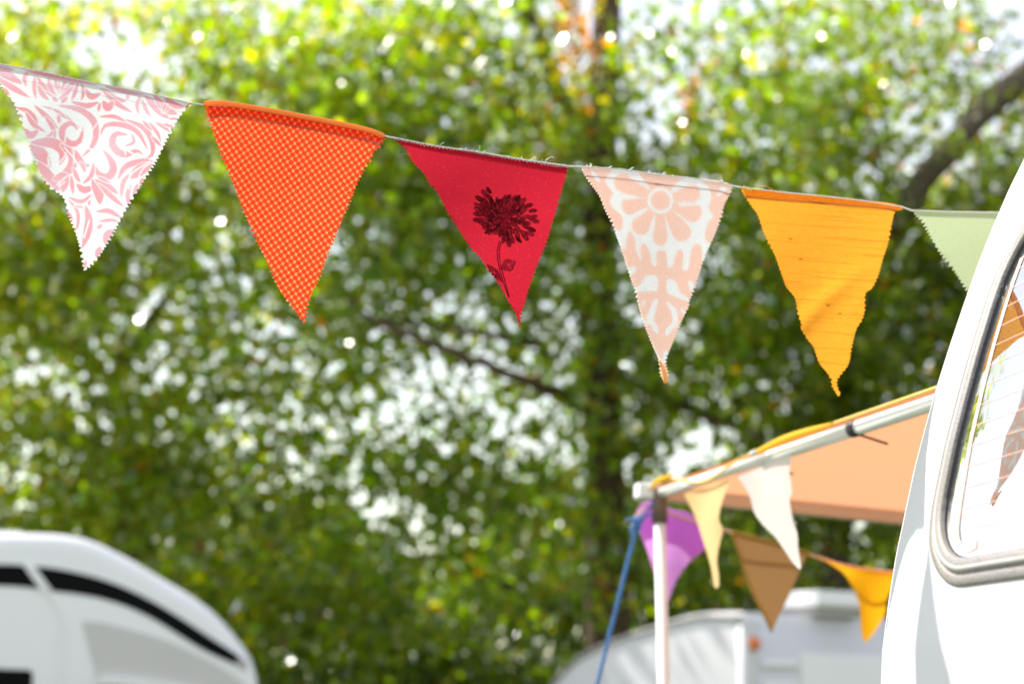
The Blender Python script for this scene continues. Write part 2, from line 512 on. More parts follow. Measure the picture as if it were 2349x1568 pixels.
def flag_grid(top, left, right, D0, D1, rows, cols, zig=3.0, period=10.5, wave=None, smooth_edges=True):
    """cloth grid: pixel outline -> points hanging at ground distance D0 (cord left end) to D1 (right end)"""
    top, left, right = (np.asarray(q, float) for q in (top, left, right))
    left = np.vstack([top[:1], left]); right = np.vstack([top[-1:], right])
    L = smooth_line(left, rows) if smooth_edges else resample(left, rows)
    R = smooth_line(right, rows) if smooth_edges else resample(right, rows)
    ZG = []
    for E, sg in ((L, -1), (R, 1)):
        T = np.gradient(E, axis=0); T /= np.linalg.norm(T, axis=1)[:, None] + 1e-9
        s = np.r_[0, np.cumsum(np.linalg.norm(np.diff(E, axis=0), axis=1))]
        ph = s/period + .5*np.sin(s*.031+sg) + .22*np.sin(s*.11+sg)
        fade = np.clip((s[-1]-s)/14, 0, 1)*np.clip(s/6, 0, 1)
        a = 2.3*zig*tri_wave(ph)*fade*.5*(1 + .35*np.sin(s*.07+2*sg))
        ZG.append(np.c_[-T[:, 1], T[:, 0]]*a[:, None])
    s = np.linspace(0, 1, cols); s = np.clip(s - .11*np.sin(4*np.pi*s)/2, 0, 1) if zig else s
    t = np.linspace(0, 1, rows)
    X = L[:, None, :]*(1-s)[None, :, None] + R[:, None, :]*s[None, :, None]
    tp = smooth_line(top, 200)
    cx = (tp - (top[0] + np.linspace(0, 1, 200)[:, None]*(top[-1]-top[0])))
    off = np.stack([np.interp(s, np.linspace(0, 1, 200), cx[:, k]) for k in (0, 1)], -1)
    X += off[None]*((1-t)**3)[:, None, None]
    wid = np.linalg.norm(R - L, axis=1)[:, None] + 1e-6           # the pinking bites only a few px into the cloth
    fl = np.clip(1 - s[None, :]*wid/13, 0, 1); fr = np.clip(1 - (1-s)[None, :]*wid/13, 0, 1)
    X = X + ZG[0][:, None, :]*fl[..., None] + ZG[1][:, None, :]*fr[..., None]
    sx = (X[..., 0]-top[0, 0])/(top[-1, 0]-top[0, 0])
    D = D0 + (D1-D0)*sx
    if wave is not None:
        D = D + wave(sx, t[:, None] + 0*sx)
    return X, D

def seg_mask(X, P, r, soft=1.2):
    """coverage of a tapered stroke through P with radii r, in the same pixel units as X"""
    P = np.asarray(P, float); r = np.asarray(r, float)
    m = np.zeros(len(X))
    lo = P.min(0) - r.max() - 3; hi = P.max(0) + r.max() + 3
    idx = np.where(np.all((X > lo) & (X < hi), 1))[0]
    if len(idx) == 0: return m
    x = X[idx]; best = np.full(len(idx), -1e9)
    for i in range(len(P)-1):
        d = P[i+1]-P[i]; L2 = d @ d + 1e-9
        t = np.clip(((x-P[i]) @ d)/L2, 0, 1)
        dist = np.linalg.norm(x - (P[i] + t[:, None]*d), axis=1)
        best = np.maximum(best, r[i]*(1-t) + r[i+1]*t - dist)
    m[idx] = np.clip(best/soft*.5 + .5, 0, 1)
    return m

def poly_mask(X, P, soft=1.2):
    P = np.asarray(P, float); n = len(P)
    m = np.zeros(len(X))
    lo = P.min(0)-4; hi = P.max(0)+4
    idx = np.where(np.all((X > lo) & (X < hi), 1))[0]
    if len(idx) == 0: return m
    x = X[idx]; ins = np.zeros(len(idx), bool); dist = np.full(len(idx), 1e9)
    for i in range(n):
        a, b = P[i], P[(i+1) % n]
        c = ((a[1] > x[:, 1]) != (b[1] > x[:, 1])) & (x[:, 0] < (b[0]-a[0])*(x[:, 1]-a[1])/(b[1]-a[1]+1e-12) + a[0])
        ins ^= c
        d = b-a; t = np.clip(((x-a) @ d)/(d @ d + 1e-9), 0, 1)
        dist = np.minimum(dist, np.linalg.norm(x-(a+t[:, None]*d), axis=1))
    m[idx] = np.clip(np.where(ins, dist, -dist)/soft*.5+.5, 0, 1)
    return m

def ellipse_pts(c, a, b, ang, n=20):
    t = np.arange(n)*2*np.pi/n; ca, sa = math.cos(ang), math.sin(ang)
    x = a*np.cos(t); y = b*np.sin(t)
    return np.c_[c[0]+x*ca-y*sa, c[1]+x*sa+y*ca]

def closed_smooth(P, n=60):
    P = np.asarray(P, float)
    Q = np.vstack([P[-2:], P, P[:2]])
    S = smooth_line(Q, n*2)
    d0 = np.argmin(np.linalg.norm(S - P[0], axis=1))
    k0 = np.argmin(np.linalg.norm(S[:n] - P[0], axis=1)); 
    d = np.linalg.norm(S - P[0], axis=1); half = len(S)//2
    i0 = np.argmin(d[:half]); i1 = half + np.argmin(d[half:])
    return S[i0:i1]

def lerp(a, b, m):
    return a*(1-m)[:, None] + np.asarray(b)[None]*m[:, None] if np.ndim(b) == 1 else a*(1-m)[:, None] + b*m[:, None]

FG = 'pennants on the front bunting cord'
SG = 'pennants on the awning bunting'

def make_flag(label, zs, top, left, right, D0, D1, mat, colorfn, rows=300, cols=190, zig=3.0, period=10.5, wave=None, group=FG, hem=None, hem_dark=1.0, name='cloth'):
    zf = zoomer(*zs)
    X, D = flag_grid(zf(top), zf(left), zf(right), D0, D1, rows, cols, zig, period, wave)
    W = at(X[..., 0], X[..., 1], D)
    root = thing('bunting_flag', label, 'pennant', W[0, 0], group)
    flat = X.reshape(-1, 2)
    zc = np.c_[(flat[:, 0]/.9176 - zs[1])*zs[0], (flat[:, 1]/.9176 - zs[2])*zs[0]]
    col = colorfn(zc)
    mesh_obj(name, W, grid_faces(rows, cols), mat, root, color=col)
    if hem:                              # cloth folded over the cord: a second layer behind, down to hem px
        k = max(3, int(rows*hem))
        Dh = D[:k] + .0016
        Wh = at(X[:k, 2:-2, 0], X[:k, 2:-2, 1], Dh[:, 2:-2])
        mesh_obj('hem', Wh[:, ::3], grid_faces(k, len(range(0, cols-4, 3))), mat, root, color=(col.reshape(rows, cols, 3)[:k, 2:-2][:, ::3].reshape(-1, 3)*hem_dark))
    return root, X, D, zf

def along_top(X, D, t0=0.0, t1=1.0, row=0, n=120, lift=0.0):
    """points along one row of the cloth grid (pixel x, y, distance)"""
    c = X.shape[1]; s = np.linspace(t0, t1, n)*(c-1)
    px = np.interp(s, np.arange(c), X[row, :, 0]); py = np.interp(s, np.arange(c), X[row, :, 1]) - lift
    d = np.interp(s, np.arange(c), D[row])
    return px, py, d

def zigzag_stitch(name, X, D, row, amp, pitch, mat, root, r=.00028, front=.0009, jitter=.0):
    px, py, d = along_top(X, D, .01, .99, row, 700)
    L = np.hypot(px[-1]-px[0], py[-1]-py[0]); n = int(L/pitch)*2
    q = np.linspace(0, 699, n).astype(int)
    yy = py[q] + amp*np.where(np.arange(n) % 2, 1, -1) + rng.normal(0, jitter, n)
    P = at(px[q], yy, d[q] - front)
    return tube(name, P, r, mat, root, 4)

def loose_thread(root, px, py, d, mat, n=5, r=.00026, size=8):
    a = rng.uniform(0, 6.28); pts = [(px, py)]
    for k in range(n):
        a += rng.normal(0, 1.0)
        pts.append((pts[-1][0]+math.cos(a)*size*.5+rng.uniform(0, 2), pts[-1][1]-abs(math.sin(a))*size*.35+rng.normal(0, 1)))
    S = smooth_line(pts, 20)
    tube('loose_thread', at(S[:, 0], S[:, 1], d - .001 + np.linspace(0, .004, 20)), r, mat, root, 4)

def ripple(ax, at_, kx, ky, ph):
    return lambda s, t: ax*np.sin(2*np.pi*(kx*s + ky*t) + ph)*np.minimum(1, t*3) + at_*t

# ---- pink swirl pennant
Z1 = (2.8, 0, 140)
P_STROKES = [
 ([(-30,100),(60,140),(155,195)],30),([(-30,150),(100,230),(205,290)],22),([(20,225),(65,275)],16),([(-20,75),(100,100)],14),
 ([(412,300),(310,220),(262,150)],24),([(412,300),(360,220),(338,150)],22),([(412,300),(400,210),(392,152)],22),([(415,298),(450,220),(452,165)],22),([(418,298),(490,220),(515,175)],24),
 ([(245,140),(240,230),(252,298)],15),([(205,105),(172,150),(185,220)],15),([(265,205),(300,270),(340,308)],18),([(570,195),(585,250),(570,312)],14),([(545,190),(520,270),(500,310)],15),([(370,290),(400,318)],14),([(470,290),(430,328)],15),
 ([(180,105),(420,150),(680,205)],17),([(600,235),(640,285),(705,262)],22),([(505,322),(600,350),(692,325)],20),([(710,232),(800,300),(885,318)],25),([(720,245),(820,335),(925,395)],18),
 ([(700,330),(688,390)],12),([(722,320),(755,362),(792,318)],27),([(900,265),(885,310)],12),([(980,270),(960,350),(972,408)],14),([(990,300),(1030,390),(1055,420)],15),([(1020,285),(1120,385),(1185,440)],30),([(1080,280),(1160,370),(1240,410)],28),([(1150,295),(1220,345),(1290,360)],24),([(740,215),(900,255),(1010,270)],14),
 ([(110,362),(190,385),(245,440),(262,505)],17),([(132,408),(160,432)],9),([(180,395),(235,480),(315,530)],17),([(165,510),(215,556),(268,520)],25),([(245,350),(330,430),(408,512)],18),([(300,352),(420,395),(560,505)],10),([(370,370),(425,405),(465,442)],13),([(410,410),(415,472)],14),
 ([(318,425),(372,510),(385,590)],16),([(290,590),(345,560),(375,520)],12),([(420,348),(560,378),(655,455),(672,560),(640,640),(575,705)],24),([(540,512),(500,468),(440,505),(440,570),(500,618),(560,590),(582,500)],24),
 ([(700,425),(800,425),(895,468)],14),([(705,548),(740,486),(850,482),(960,530),(1035,655)],20),([(885,552),(812,545),(785,605),(820,668),(890,690),(955,662),(998,690)],26),([(925,548),(935,605),(870,632)],12),([(885,448),(1000,500),(1062,590),(1065,690),(1010,720)],20),([(1000,455),(1068,525)],13),([(1045,465),(1105,545),(1125,600)],13),([(1090,465),(1150,500),(1195,535)],13),([(1140,475),(1220,500)],11),([(1062,565),(1130,632)],13),([(1180,440),(1250,440)],10),
 ([(205,612),(290,690),(350,790)],44),([(225,605),(370,610),(440,670),(420,760)],38),([(430,625),(510,700),(490,790),(400,850)],34),([(270,750),(340,850),(430,940)],42),([(380,860),(450,850),(440,955)],34),([(515,655),(580,760),(632,765)],24),([(560,745),(590,790),(590,815)],14),([(512,785),(540,850),(562,882)],17),([(498,840),(512,970)],16),([(300,880),(360,920)],14),
 ([(728,668),(770,720),(795,790),(755,848),(690,825),(658,758)],28),([(582,892),(640,835),(655,745)],17),([(540,900),(590,938),(655,915)],25),([(480,990),(570,1018),(645,968)],16),([(648,870),(690,950),(700,1035)],36),([(668,868),(780,930),(825,965)],25),([(690,898),(800,1000),(862,1052)],19),([(618,1045),(632,1008)],10),([(680,845),(775,888)],11),
 ([(828,858),(880,775),(1000,733),(1070,738)],22),([(848,985),(865,880),(925,815)],17),([(915,850),(980,800),(1060,755)],40),([(900,1045),(895,960),(920,900)],17),([(935,970),(965,895)],16),([(980,900),(1000,850)],12),
 ([(480,1005),(540,1085),(545,1180),(520,1235)],14),([(468,1085),(508,1150)],15),([(600,1052),(622,1150),(605,1260),(575,1345)],30),([(675,1090),(760,1085),(850,1132)],18),([(690,1158),(780,1148),(835,1162)],12),([(685,1205),(712,1182)],14),([(800,1220),(752,1255),(738,1320)],28),([(700,1340),(675,1405)],22),([(605,1430),(588,1490)],10),([(520,1050),(590,1060)],8)]
P_LINES = [([(410,292),(345,165)],3),([(410,292),(372,180)],3),([(410,292),(402,165)],3),([(412,292),(432,170)],3),([(412,292),(475,185)],3),([(412,292),(505,205)],3),([(412,292),(300,235)],3),
 ([(355,795),(335,720),(350,690)],5),([(360,790),(372,690)],5),([(362,790),(405,700)],5),([(366,790),(440,720),(462,680)],5),([(352,720),(330,770)],4),([(400,900),(470,840)],5),([(410,915),(455,880)],4),([(310,860),(340,900)],4),
 ([(455,600),(465,545),(530,528),(575,520)],5),([(600,610),(625,650),(655,655)],5),([(680,470),(600,590)],4),([(860,640),(900,665),(945,695)],5),([(905,930),(915,830),(1050,738)],5),([(970,850),(1000,790),(1055,750)],4),([(588,1270),(625,1150)],5),([(870,650),(880,690)],4),([(450,640),(520,720),(560,800)],5),([(520,650),(515,760)],4),([(1150,310),(1130,400)],2),([(1120,330),(1135,405)],2),([(1180,330),(1145,405)],2),([(1200,360),(1150,408)],2)]
def pink_print(Z):
    pink = np.array([.76, .31, .35]); lil = np.array([.68, .56, .66]); white = np.array([.78, .78, .79])
    n = .5 + .5*np.sin(Z[:, 0]*.011 + 1.3*np.sin(Z[:, 1]*.009))*np.cos(Z[:, 1]*.0105 - .6)
    n = np.clip(n*.8 + .35*np.clip((200 - (Z[:, 1] - Z[:, 0]*.2))/160, 0, 1), 0, 1)
    ink = pink[None]*(1-.62*n)[:, None] + lil[None]*(.62*n)[:, None]
    m = np.zeros(len(Z))
    for P, wd in P_STROKES:
        S = smooth_line(P, 14); t = np.linspace(0, 1, 14)
        r = wd*np.maximum(.12, np.sin(np.pi*np.clip(t*.93+.05, 0, 1))**.75)
        g = seg_mask(Z, S, r+5, 5)          # white outline keeps neighbours apart
        m = m*(1-g) + seg_mask(Z, S, r, 4)*g
    for P, wd in P_LINES:
        m *= 1 - seg_mask(Z, smooth_line(P, 8), np.full(8, wd), 4)
    return lerp(np.tile(white, (len(Z), 1)), ink, m)
F1 = make_flag('white pennant printed with pink swirling leaves and flowers', Z1,
    [(-60,44),(0,58),(250,100),(500,155),(700,195),(1000,250),(1320,325)],
    [(-58,80),(0,195),(50,270),(100,335),(160,490),(200,600),(240,720),(290,830),(340,910),(440,985),(480,1110),(530,1240),(570,1380),(588,1505)],
    [(1318,345),(1240,450),(1180,560),(1090,740),(1000,880),(900,1040),(830,1170),(740,1330),(670,1430),(588,1505)],
    1.52, 1.56, cloth('pink_print_cotton', .5), pink_print, 330, 210, wave=ripple(.006, .01, 1.2, .5, .4), hem=.03)
zigzag_stitch('stitching', F1[1], F1[2], 20, 1.6, 5, M['thread_white'], F1[0])
q = np.array(zoomer(*Z1)([(1300,362),(1312,350),(1322,336),(1326,330)]))
tube('thread_end', at(q[:, 0], q[:, 1], 1.558), .0011, M['thread_pink'], F1[0], 6)

# ---- orange waffle pennant
Z2 = (2.529, 480, 220)
def orange_print(Z):
    ang = math.radians(11); c, s = math.cos(ang), math.sin(ang)
    u = (Z[:, 0]*c + Z[:, 1]*s)/47.0; v = (-Z[:, 0]*s + Z[:, 1]*c)/24.5
    row = np.round(v); uu = u + .5*(row % 2)
    best = np.full(len(Z), 99.)
    for dr in (-1, 0, 1):
        r = np.round(v)+dr; k = u + .5*(r % 2); d = np.hypot((k-np.round(k))*47.0, (v-r)*24.5)
        best = np.minimum(best, d)
    m = np.clip((20.6-best)/6, 0, 1)
    return lerp(np.tile([.95, .42, .12], (len(Z), 1)), np.array([.80, .050, .020]), m)
F2 = make_flag('bright orange honeycomb textured pennant with a rolled orange hem', Z2,
    [(80,106),(220,98),(500,140),(700,177),(900,217),(1100,262),(1222,300)],
    [(88,135),(105,190),(155,340),(190,440),(240,550),(300,710),(340,810),(385,910),(440,1030),(490,1130),(540,1250),(600,1340),(640,1390),(690,1460),(710,1490)],
    [(1218,315),(1190,370),(1150,400),(1130,450),(1090,510),(1045,600),(1000,710),(950,830),(900,950),(865,1030),(840,1100),(800,1210),(760,1290),(725,1390),(720,1440),(710,1490)],
    1.565, 1.61, cloth('orange_waffle_cotton', .55), orange_print, 330, 220, zig=3.4, period=9.5, wave=ripple(.004, .006, .8, .3, 2.), hem=.055, hem_dark=1.0)
hz = zoomer(*Z2)
hp = np.array(hz([(80,108),(92,92),(220,92),(500,137),(700,174),(900,213),(1100,256),(1218,298)]))
S = smooth_line(hp, 60); dS = np.interp(S[:, 0], [hp[0, 0], hp[-1, 0]], [1.565, 1.61])
tube('rolled_hem', at(S[:, 0], S[:, 1]+3, dS), np.r_[.0018, np.full(58, .0034), .0020], cloth('orange_hem_fleece', .5, col=(1., .42, .13), weave=1200, amount=.2, gain=1.0), F2[0], 10)
zigzag_stitch('stitching', F2[1], F2[2], 18, 3.2, 4.6, M['thread_pink'], F2[0], r=.00034)
for k in range(9):
    px, py, d = along_top(F2[1], F2[2], .84, .97, 16, 9)
    loose_thread(F2[0], px[k], py[k]+3, d[k]-.0015, M['thread_pink'], 5, .0003, 9)

# ---- red pennant with line drawn flower
Z3 = (2.904, 960, 310)
def red_print(Z):
    base = np.tile([.52, .016, .036], (len(Z), 1))
    g = np.random.default_rng(3)
    c0 = np.array([850., 690.])
    lobe = [(-178, 215), (-165, 222), (-150, 232), (-135, 255), (-122, 265), (-114, 270), (-107, 215), (-98, 150), (-92, 140), (-85, 185), (-72, 205), (-58, 215), (-45, 225), (-30, 248), (-15, 262), (0, 275), (18, 280), (32, 262), (45, 225), (60, 210), (75, 215), (90, 150), (100, 110), (125, 140), (140, 165), (160, 150), (172, 180)]
    la = np.array([a for a, r in lobe]); lr = np.array([r for a, r in lobe])
    petals = []
    for ring, cnt in ((1.0, 33), (.82, 29), (.64, 24), (.47, 18), (.32, 11), (.2, 7)):
        for k in range(cnt):
            a = -180 + 360*(k + g.uniform(-.3, .3))/cnt
            R = np.interp(a, la, lr)*ring*g.uniform(.94, 1.04)
            petals.append((a, R, g.uniform(.85, 1.15)))
    dark = np.zeros(len(Z)); 
    for a, R, f in petals:
        ar = math.radians(a); ln = 36*f; wd = 17*f
        cc = c0 + (R-ln)*np.array([math.cos(ar), math.sin(ar)])
        tilt = ar + g.normal(0, .18)
        E = ellipse_pts(cc, ln, wd, tilt, 16); E2 = ellipse_pts(cc, ln*.55, wd*.45, tilt, 12)
        mo = poly_mask(Z, E, 2.5); mi = poly_mask(Z, ellipse_pts(cc, ln-3.4, wd-3.4, tilt, 16), 2.5)
        fill = g.uniform(.62, .92)
        dark = dark*(1-mo) + mo*(1 - mi*(1-fill))
        ml = poly_mask(Z, E2, 2.5) - poly_mask(Z, ellipse_pts(cc, ln*.55-2.4, wd*.45-2.4, tilt, 12), 2.5)
        dark = np.maximum(dark, ml*.9)
    for k in range(40):
        a = math.radians(g.uniform(-180, 180)); R = np.interp(math.degrees(a), la, lr)*g.uniform(.4, .8)
        dark = np.maximum(dark, .9*seg_mask(Z, [c0, c0 + R*np.array([math.cos(a), math.sin(a)])], [3.0, .8], 2.5))
    for P in ([(838,850),(822,930),(832,1020),(860,1130),(905,1255)], [(852,850),(836,930),(846,1020),(872,1120),(908,1252)]):
        S = smooth_line(P, 24); dark = np.maximum(dark, seg_mask(Z, S, np.full(24, 3.4), 2.5))
    for b, t, wd in (((848,1050),(955,1000),44), ((858,1145),(750,1018),26)):
        b, t = np.array(b, float), np.array(t, float); ax = t-b; nrm = np.array([-ax[1], ax[0]])/np.linalg.norm(ax)
        for f in (1., .78, .56, .34):
            mid = b + ax*(.52 + .05*(1-f)); a0 = b + ax*(.5-.5*f); a1 = b + ax*(.5+.5*f)
            for sg in (-1, 1):
                S = smooth_line([a0, mid + nrm*wd*f*sg, a1], 18)
                dark = np.maximum(dark, seg_mask(Z, S, np.full(18, 2.7), 2.5))
    return lerp(base, np.array([.004, .001, .002]), dark)
F3 = make_flag('crimson pennant with a black line drawn flower and stem', Z3,
    [(60,95),(330,150),(600,188),(900,238),(1200,288),(1340,303)],
    [(75,112),(160,180),(210,275),(290,360),(330,430),(390,500),(440,600),(500,700),(590,840),(640,910),(700,970),(750,1050),(830,1150),(900,1280),(950,1360),(980,1460),(992,1498)],
    [(1338,318),(1320,380),(1290,480),(1250,620),(1200,790),(1170,880),(1130,980),(1090,1080),(1060,1170),(1020,1300),(992,1390),(988,1440),(992,1498)],
    1.615, 1.655, cloth('crimson_cotton', .55, speck=(.85, .12, .06)), red_print, 330, 230, zig=2.6, period=9, wave=ripple(.007, -.008, .9, .4, 1.), hem=.045)
Xr, Dr = F3[1], F3[2]
zf = F3[3]
zigzag_stitch('overlock_stitching', Xr, Dr, 2, 2.6, 5.2, M['thread_white'], F3[0], r=.0005, jitter=.7)
for k in range(14):
    tpos = rng.uniform(.2, .97); px, py, d = along_top(Xr, Dr, tpos, tpos+.001, 0, 2)
    loose_thread(F3[0], px[0], py[0], d[0], M['thread_white'], 4, .0003, rng.uniform(3, 7))
for pts in ([(1170,270),(1195,248),(1225,240),(1232,248)], [(1080,262),(1085,238),(1102,238),(1095,262)], [(985,250),(995,270),(1000,235)]):
    S = smooth_line(zf(pts), 16); tube('loose_thread', at(S[:, 0], S[:, 1], 1.648), .0005, M['thread_white'], F3[0], 5)

# ---- peach flower pennant
Z4 = (2.613, 1420, 390)
def peach_mask(Z):
    m = np.ones(len(Z))                                # 1 = peach, 0 = white
    halo = [(330,60),(262,128),(246,180),(290,240),(272,298),(296,345),(345,385),(358,440),(340,485),(296,478),(270,440),(290,520),(345,590),(375,606),(382,540),(402,490),(425,520),(442,560),(444,620),(482,686),(470,612),(492,568),(520,600),(540,645),(545,700),(578,718),(578,632),(600,618),(636,622),(645,650),(650,725),(690,715),(692,680),(722,614),(752,630),(748,742),(786,738),(792,690),(806,612),(842,570),(872,602),(880,690),(935,590),(905,560),(893,510),(918,430),(952,392),(915,342),(935,285),(925,220),(880,165),(800,130),(700,90),(500,60)]
    m *= 1 - poly_mask(Z, closed_smooth(halo, 200), 4)
    c = np.array([603., 292.])
    for a, R, wd in ((-14,265,60),(20,285,62),(56,310,60),(90,295,48),(128,265,60),(171,255,62),(206,330,62),(246,300,58),(-62,300,60),(-90,300,50)):
        ar = math.radians(a); d = np.array([math.cos(ar), math.sin(ar)]); nn = np.array([-d[1], d[0]])
        pr = [(60, 24), (110, 32), (170, wd*.78), (R*.76, wd), (R*.9, wd*.86), (R*.98, wd*.45)]
        P = [c + d*r + nn*h for r, h in pr] + [c + d*R] + [c + d*r - nn*h for r, h in pr[::-1]]
        m = np.maximum(m, poly_mask(Z, closed_smooth(P, 60), 4))
    dd = np.linalg.norm(Z - c, axis=1)
    m *= 1 - np.clip((11 - np.abs(dd - 74))/4 + .5, 0, 1)
    m = np.maximum(m, np.clip((62 - dd)/4, 0, 1))
    for B in ([(430,865),(472,838),(502,790),(532,778),(582,790),(584,872),(565,884),(440,884)], [(645,812),(670,800),(712,832),(732,892),(790,930),(780,948),(690,916),(648,890)],
              [(392,735),(440,722),(442,750),(412,778)], [(590,942),(560,938),(540,985),(508,1060),(512,1108),(538,1100),(560,1145),(586,1160),(586,1118),(562,1070),(572,1010)],
              [(640,952),(692,982),(716,1040),(712,1115),(690,1118),(660,1165),(636,1172),(640,1128),(682,1080),(672,1020)], [(784,812),(822,840),(800,885)], [(480,960),(505,935),(490,990)], [(730,985),(770,1020),(758,1040)],
              [(540,1215),(560,1250),(600,1335),(640,1350),(665,1285),(640,1270),(622,1290),(618,1330),(590,1300)], [(150,100),(170,100),(215,172),(180,160)], [(395,130),(440,140),(500,200),(440,170)], [(690,232),(740,195),(830,190),(760,205)], [(970,270),(1000,205),(1040,215)],
              [(380,262),(466,268),(370,290)], [(730,308),(870,318),(740,328)]):
        m *= 1 - poly_mask(Z, closed_smooth(B, 50), 4)
    return m
def peach_face(Z):
    return lerp(np.tile([.90, .90, .90], (len(Z), 1)), np.array([.95, .83, .75]), peach_mask(Z))
def peach_back(Z):
    return lerp(np.tile([.86, .85, .84], (len(Z), 1)), np.array([.86, .48, .34]), peach_mask(Z))
PT = ([(90,65),(250,75),(400,90),(600,120),(800,140),(1000,165),(1072,190)],
    [(95,95),(130,155),(200,250),(240,345),(290,440),(320,530),(360,640),(400,770),(440,880),(465,990),(500,1100),(550,1230),(590,1320),(600,1380),(605,1430),(640,1485)],
    [(1070,215),(1050,265),(1020,320),(1000,400),(960,510),(920,600),(880,700),(850,790),(820,880),(792,950),(788,985),(760,1040),(720,1130),(680,1230),(650,1300),(638,1360),(652,1410),(652,1460),(640,1485)])
F4 = make_flag('white pennant with a faded peach daisy and scroll print', Z4, *PT, 1.675, 1.715, cloth('peach_print_cotton', .45), peach_face, 320, 200, zig=2.4, period=8, wave=ripple(.005, .004, .9, .2, 0.), hem=.025)
Xb, Db = F4[1][::2, ::2], F4[2][::2, ::2] + .0009
zc = np.c_[(Xb[..., 0].ravel()/.9176 - Z4[1])*Z4[0], (Xb[..., 1].ravel()/.9176 - Z4[2])*Z4[0]]
mesh_obj('printed_back', at(Xb[..., 0], Xb[..., 1], Db), grid_faces(*Xb.shape[:2]), cloth('terracotta_print_back', .5), F4[0], color=peach_back(zc))
zigzag_stitch('stitching', F4[1], F4[2], 15, 1.8, 4.2, M['thread_mauve'], F4[0], r=.0005)
tip = smooth_line(F4[3]([(596,1335),(618,1380),(632,1430),(640,1482)]), 14)
tube('folded_tip', at(tip[:, 0], tip[:, 1], 1.688), np.linspace(.0012, .0042, 14)*np.r_[np.ones(11), .9, .8, .5], cloth('peach_tip', .5, col=(.88, .52, .22)), F4[0], 6)
for k in range(18):
    tpos = rng.uniform(.03, .9); px, py, d = along_top(F4[1], F4[2], tpos, tpos+.001, 0, 2)
    loose_thread(F4[0], px[0], py[0]+2, d[0], M['thread_white'], 4, .0005, rng.uniform(4, 8))

# ---- amber slub pennant
Z5 = (2.751, 1820, 440)
def amber_print(Z):
    g = np.random.default_rng(5)
    base = np.tile([.84, .345, .030], (len(Z), 1))
    m = np.zeros(len(Z))
    for k in range(70):
        y0 = g.uniform(200, 1320) + (0 if g.random() < .5 else g.choice([0, 220, 400, 760])*.0)
        x0 = g.uniform(80, 1000); ln = g.uniform(120, 700); wv = g.uniform(.8, 2.6)
        xx = np.linspace(x0, x0+ln, 10); yy = y0 + (xx-x0)*.07 + np.cumsum(g.normal(0, 1.2, 10))
        m = np.maximum(m, g.uniform(.25, .7)*seg_mask(Z, np.c_[xx, yy], np.full(10, wv)*np.r_[.3, np.ones(8), .3], 3))
    for x, y in ((500,572),(770,945),(690,890),(430,432)):
        m = np.maximum(m, poly_mask(Z, ellipse_pts((x, y), 14, 6, .1), 4)*.9)
    return lerp(base, np.array([.46, .11, .008]), m)
def amber_wave(s, t):
    return .005*np.sin(2*np.pi*(1.0*s + .3*t)+.6)*np.minimum(1, t*3) + .0045*np.exp(-((s - (1.12 - 1.15*t))/.08)**2)*np.clip((t-.3)*5, 0, 1)
F5 = make_flag('amber yellow slub linen pennant with a wavy ragged edge', Z5,
    [(95,75),(330,105),(600,130),(860,160),(1100,185),(1195,208)],
    [(98,110),(160,205),(205,270),(250,400),(320,540),(370,680),(400,760),(460,840),(480,940),(505,1020),(500,1045),(545,1120),(590,1180),(625,1280),(680,1350),(710,1400),(715,1440),(755,1514)],
    [(1193,235),(1150,245),(1130,310),(1100,460),(1065,570),(1030,690),(990,770),(945,810),(940,920),(920,990),(880,1060),(850,1180),(830,1290),(780,1360),(752,1400),(750,1440),(772,1500),(755,1514)],
    1.735, 1.785, cloth('amber_linen', .55, weave=500, stretch=(.25, .25, 2.2), amount=.12), amber_print, 330, 210, zig=1.7, period=9, wave=amber_wave, hem=.05)
zigzag_stitch('stitching', F5[1], F5[2], 15, 2.0, 4.2, M['thread_rust'], F5[0], r=.0006)
S = smooth_line(F5[3]([(220,92),(225,75),(255,70),(290,85),(320,104)]), 24)
tube('loose_thread', at(S[:, 0], S[:, 1], 1.742), .0006, M['thread_orange'], F5[0], 5)
cuff = np.array(F5[3]([(100,84),(112,76),(140,96),(180,92),(225,98)])); S = smooth_line(cuff, 30)
tube('frayed_edge', at(S[:, 0], S[:, 1]+rng.normal(0, 1.2, 30), 1.737), .0011, paint('yellow_fray', (.80, .62, .08), .9), F5[0], 5)

# ---- pale green pennant
def green_print(Z):
    return np.tile([.44, .52, .31], (len(Z), 1))
F6 = make_flag('pale green plain pennant partly hidden behind the camper van', Z5,
    [(1262,233),(1500,243),(1870,248),(2380,262)],
    [(1285,258),(1340,320),(1400,430),(1460,530),(1540,630),(1650,800),(1760,980),(1850,1090)],
    [(2370,280),(2280,420),(2180,600),(2060,800),(1940,980),(1850,1090)],
    1.80, 1.87, cloth('pale_green_cotton', .5), green_print, 260, 150, zig=3.6, period=9.5, wave=ripple(.003, .0, .7, .3, 1.), hem=.05)
zigzag_stitch('stitching', F6[1], F6[2], 14, 1.5, 5, M['thread_white'], F6[0])

# ---- the cord they are sewn to
cp = []
for Fx in (F1, F2, F3, F4, F5, F6):
    X, D = Fx[1], Fx[2]
    for t in (.0, .25, .5, .75, 1.0):
        px, py, d = along_top(X, D, t, t, 0, 1); cp.append((px[0], py[0]+1.2, d[0]+.0008))
cp = [(-400, 62, 1.47)] + cp
cp.append((2900, 500, 2.02))
cp = np.array(cp)
cpts = resample(at(cp[:, 0], cp[:, 1], cp[:, 2]), 700)
parts = []
for ph in (0, 2*np.pi/3, 4*np.pi/3):                   # three plied strands
    a = np.arange(700)*.95 + ph
    parts.append(tube_vf(cpts + np.c_[np.zeros(700), np.cos(a)*.00055, np.sin(a)*.00055], .00075, 5))
prop(mesh_obj('bunting_string', *joined(parts), M['cord']), 'thin white twisted cord that carries the six large pennants', 'cord')

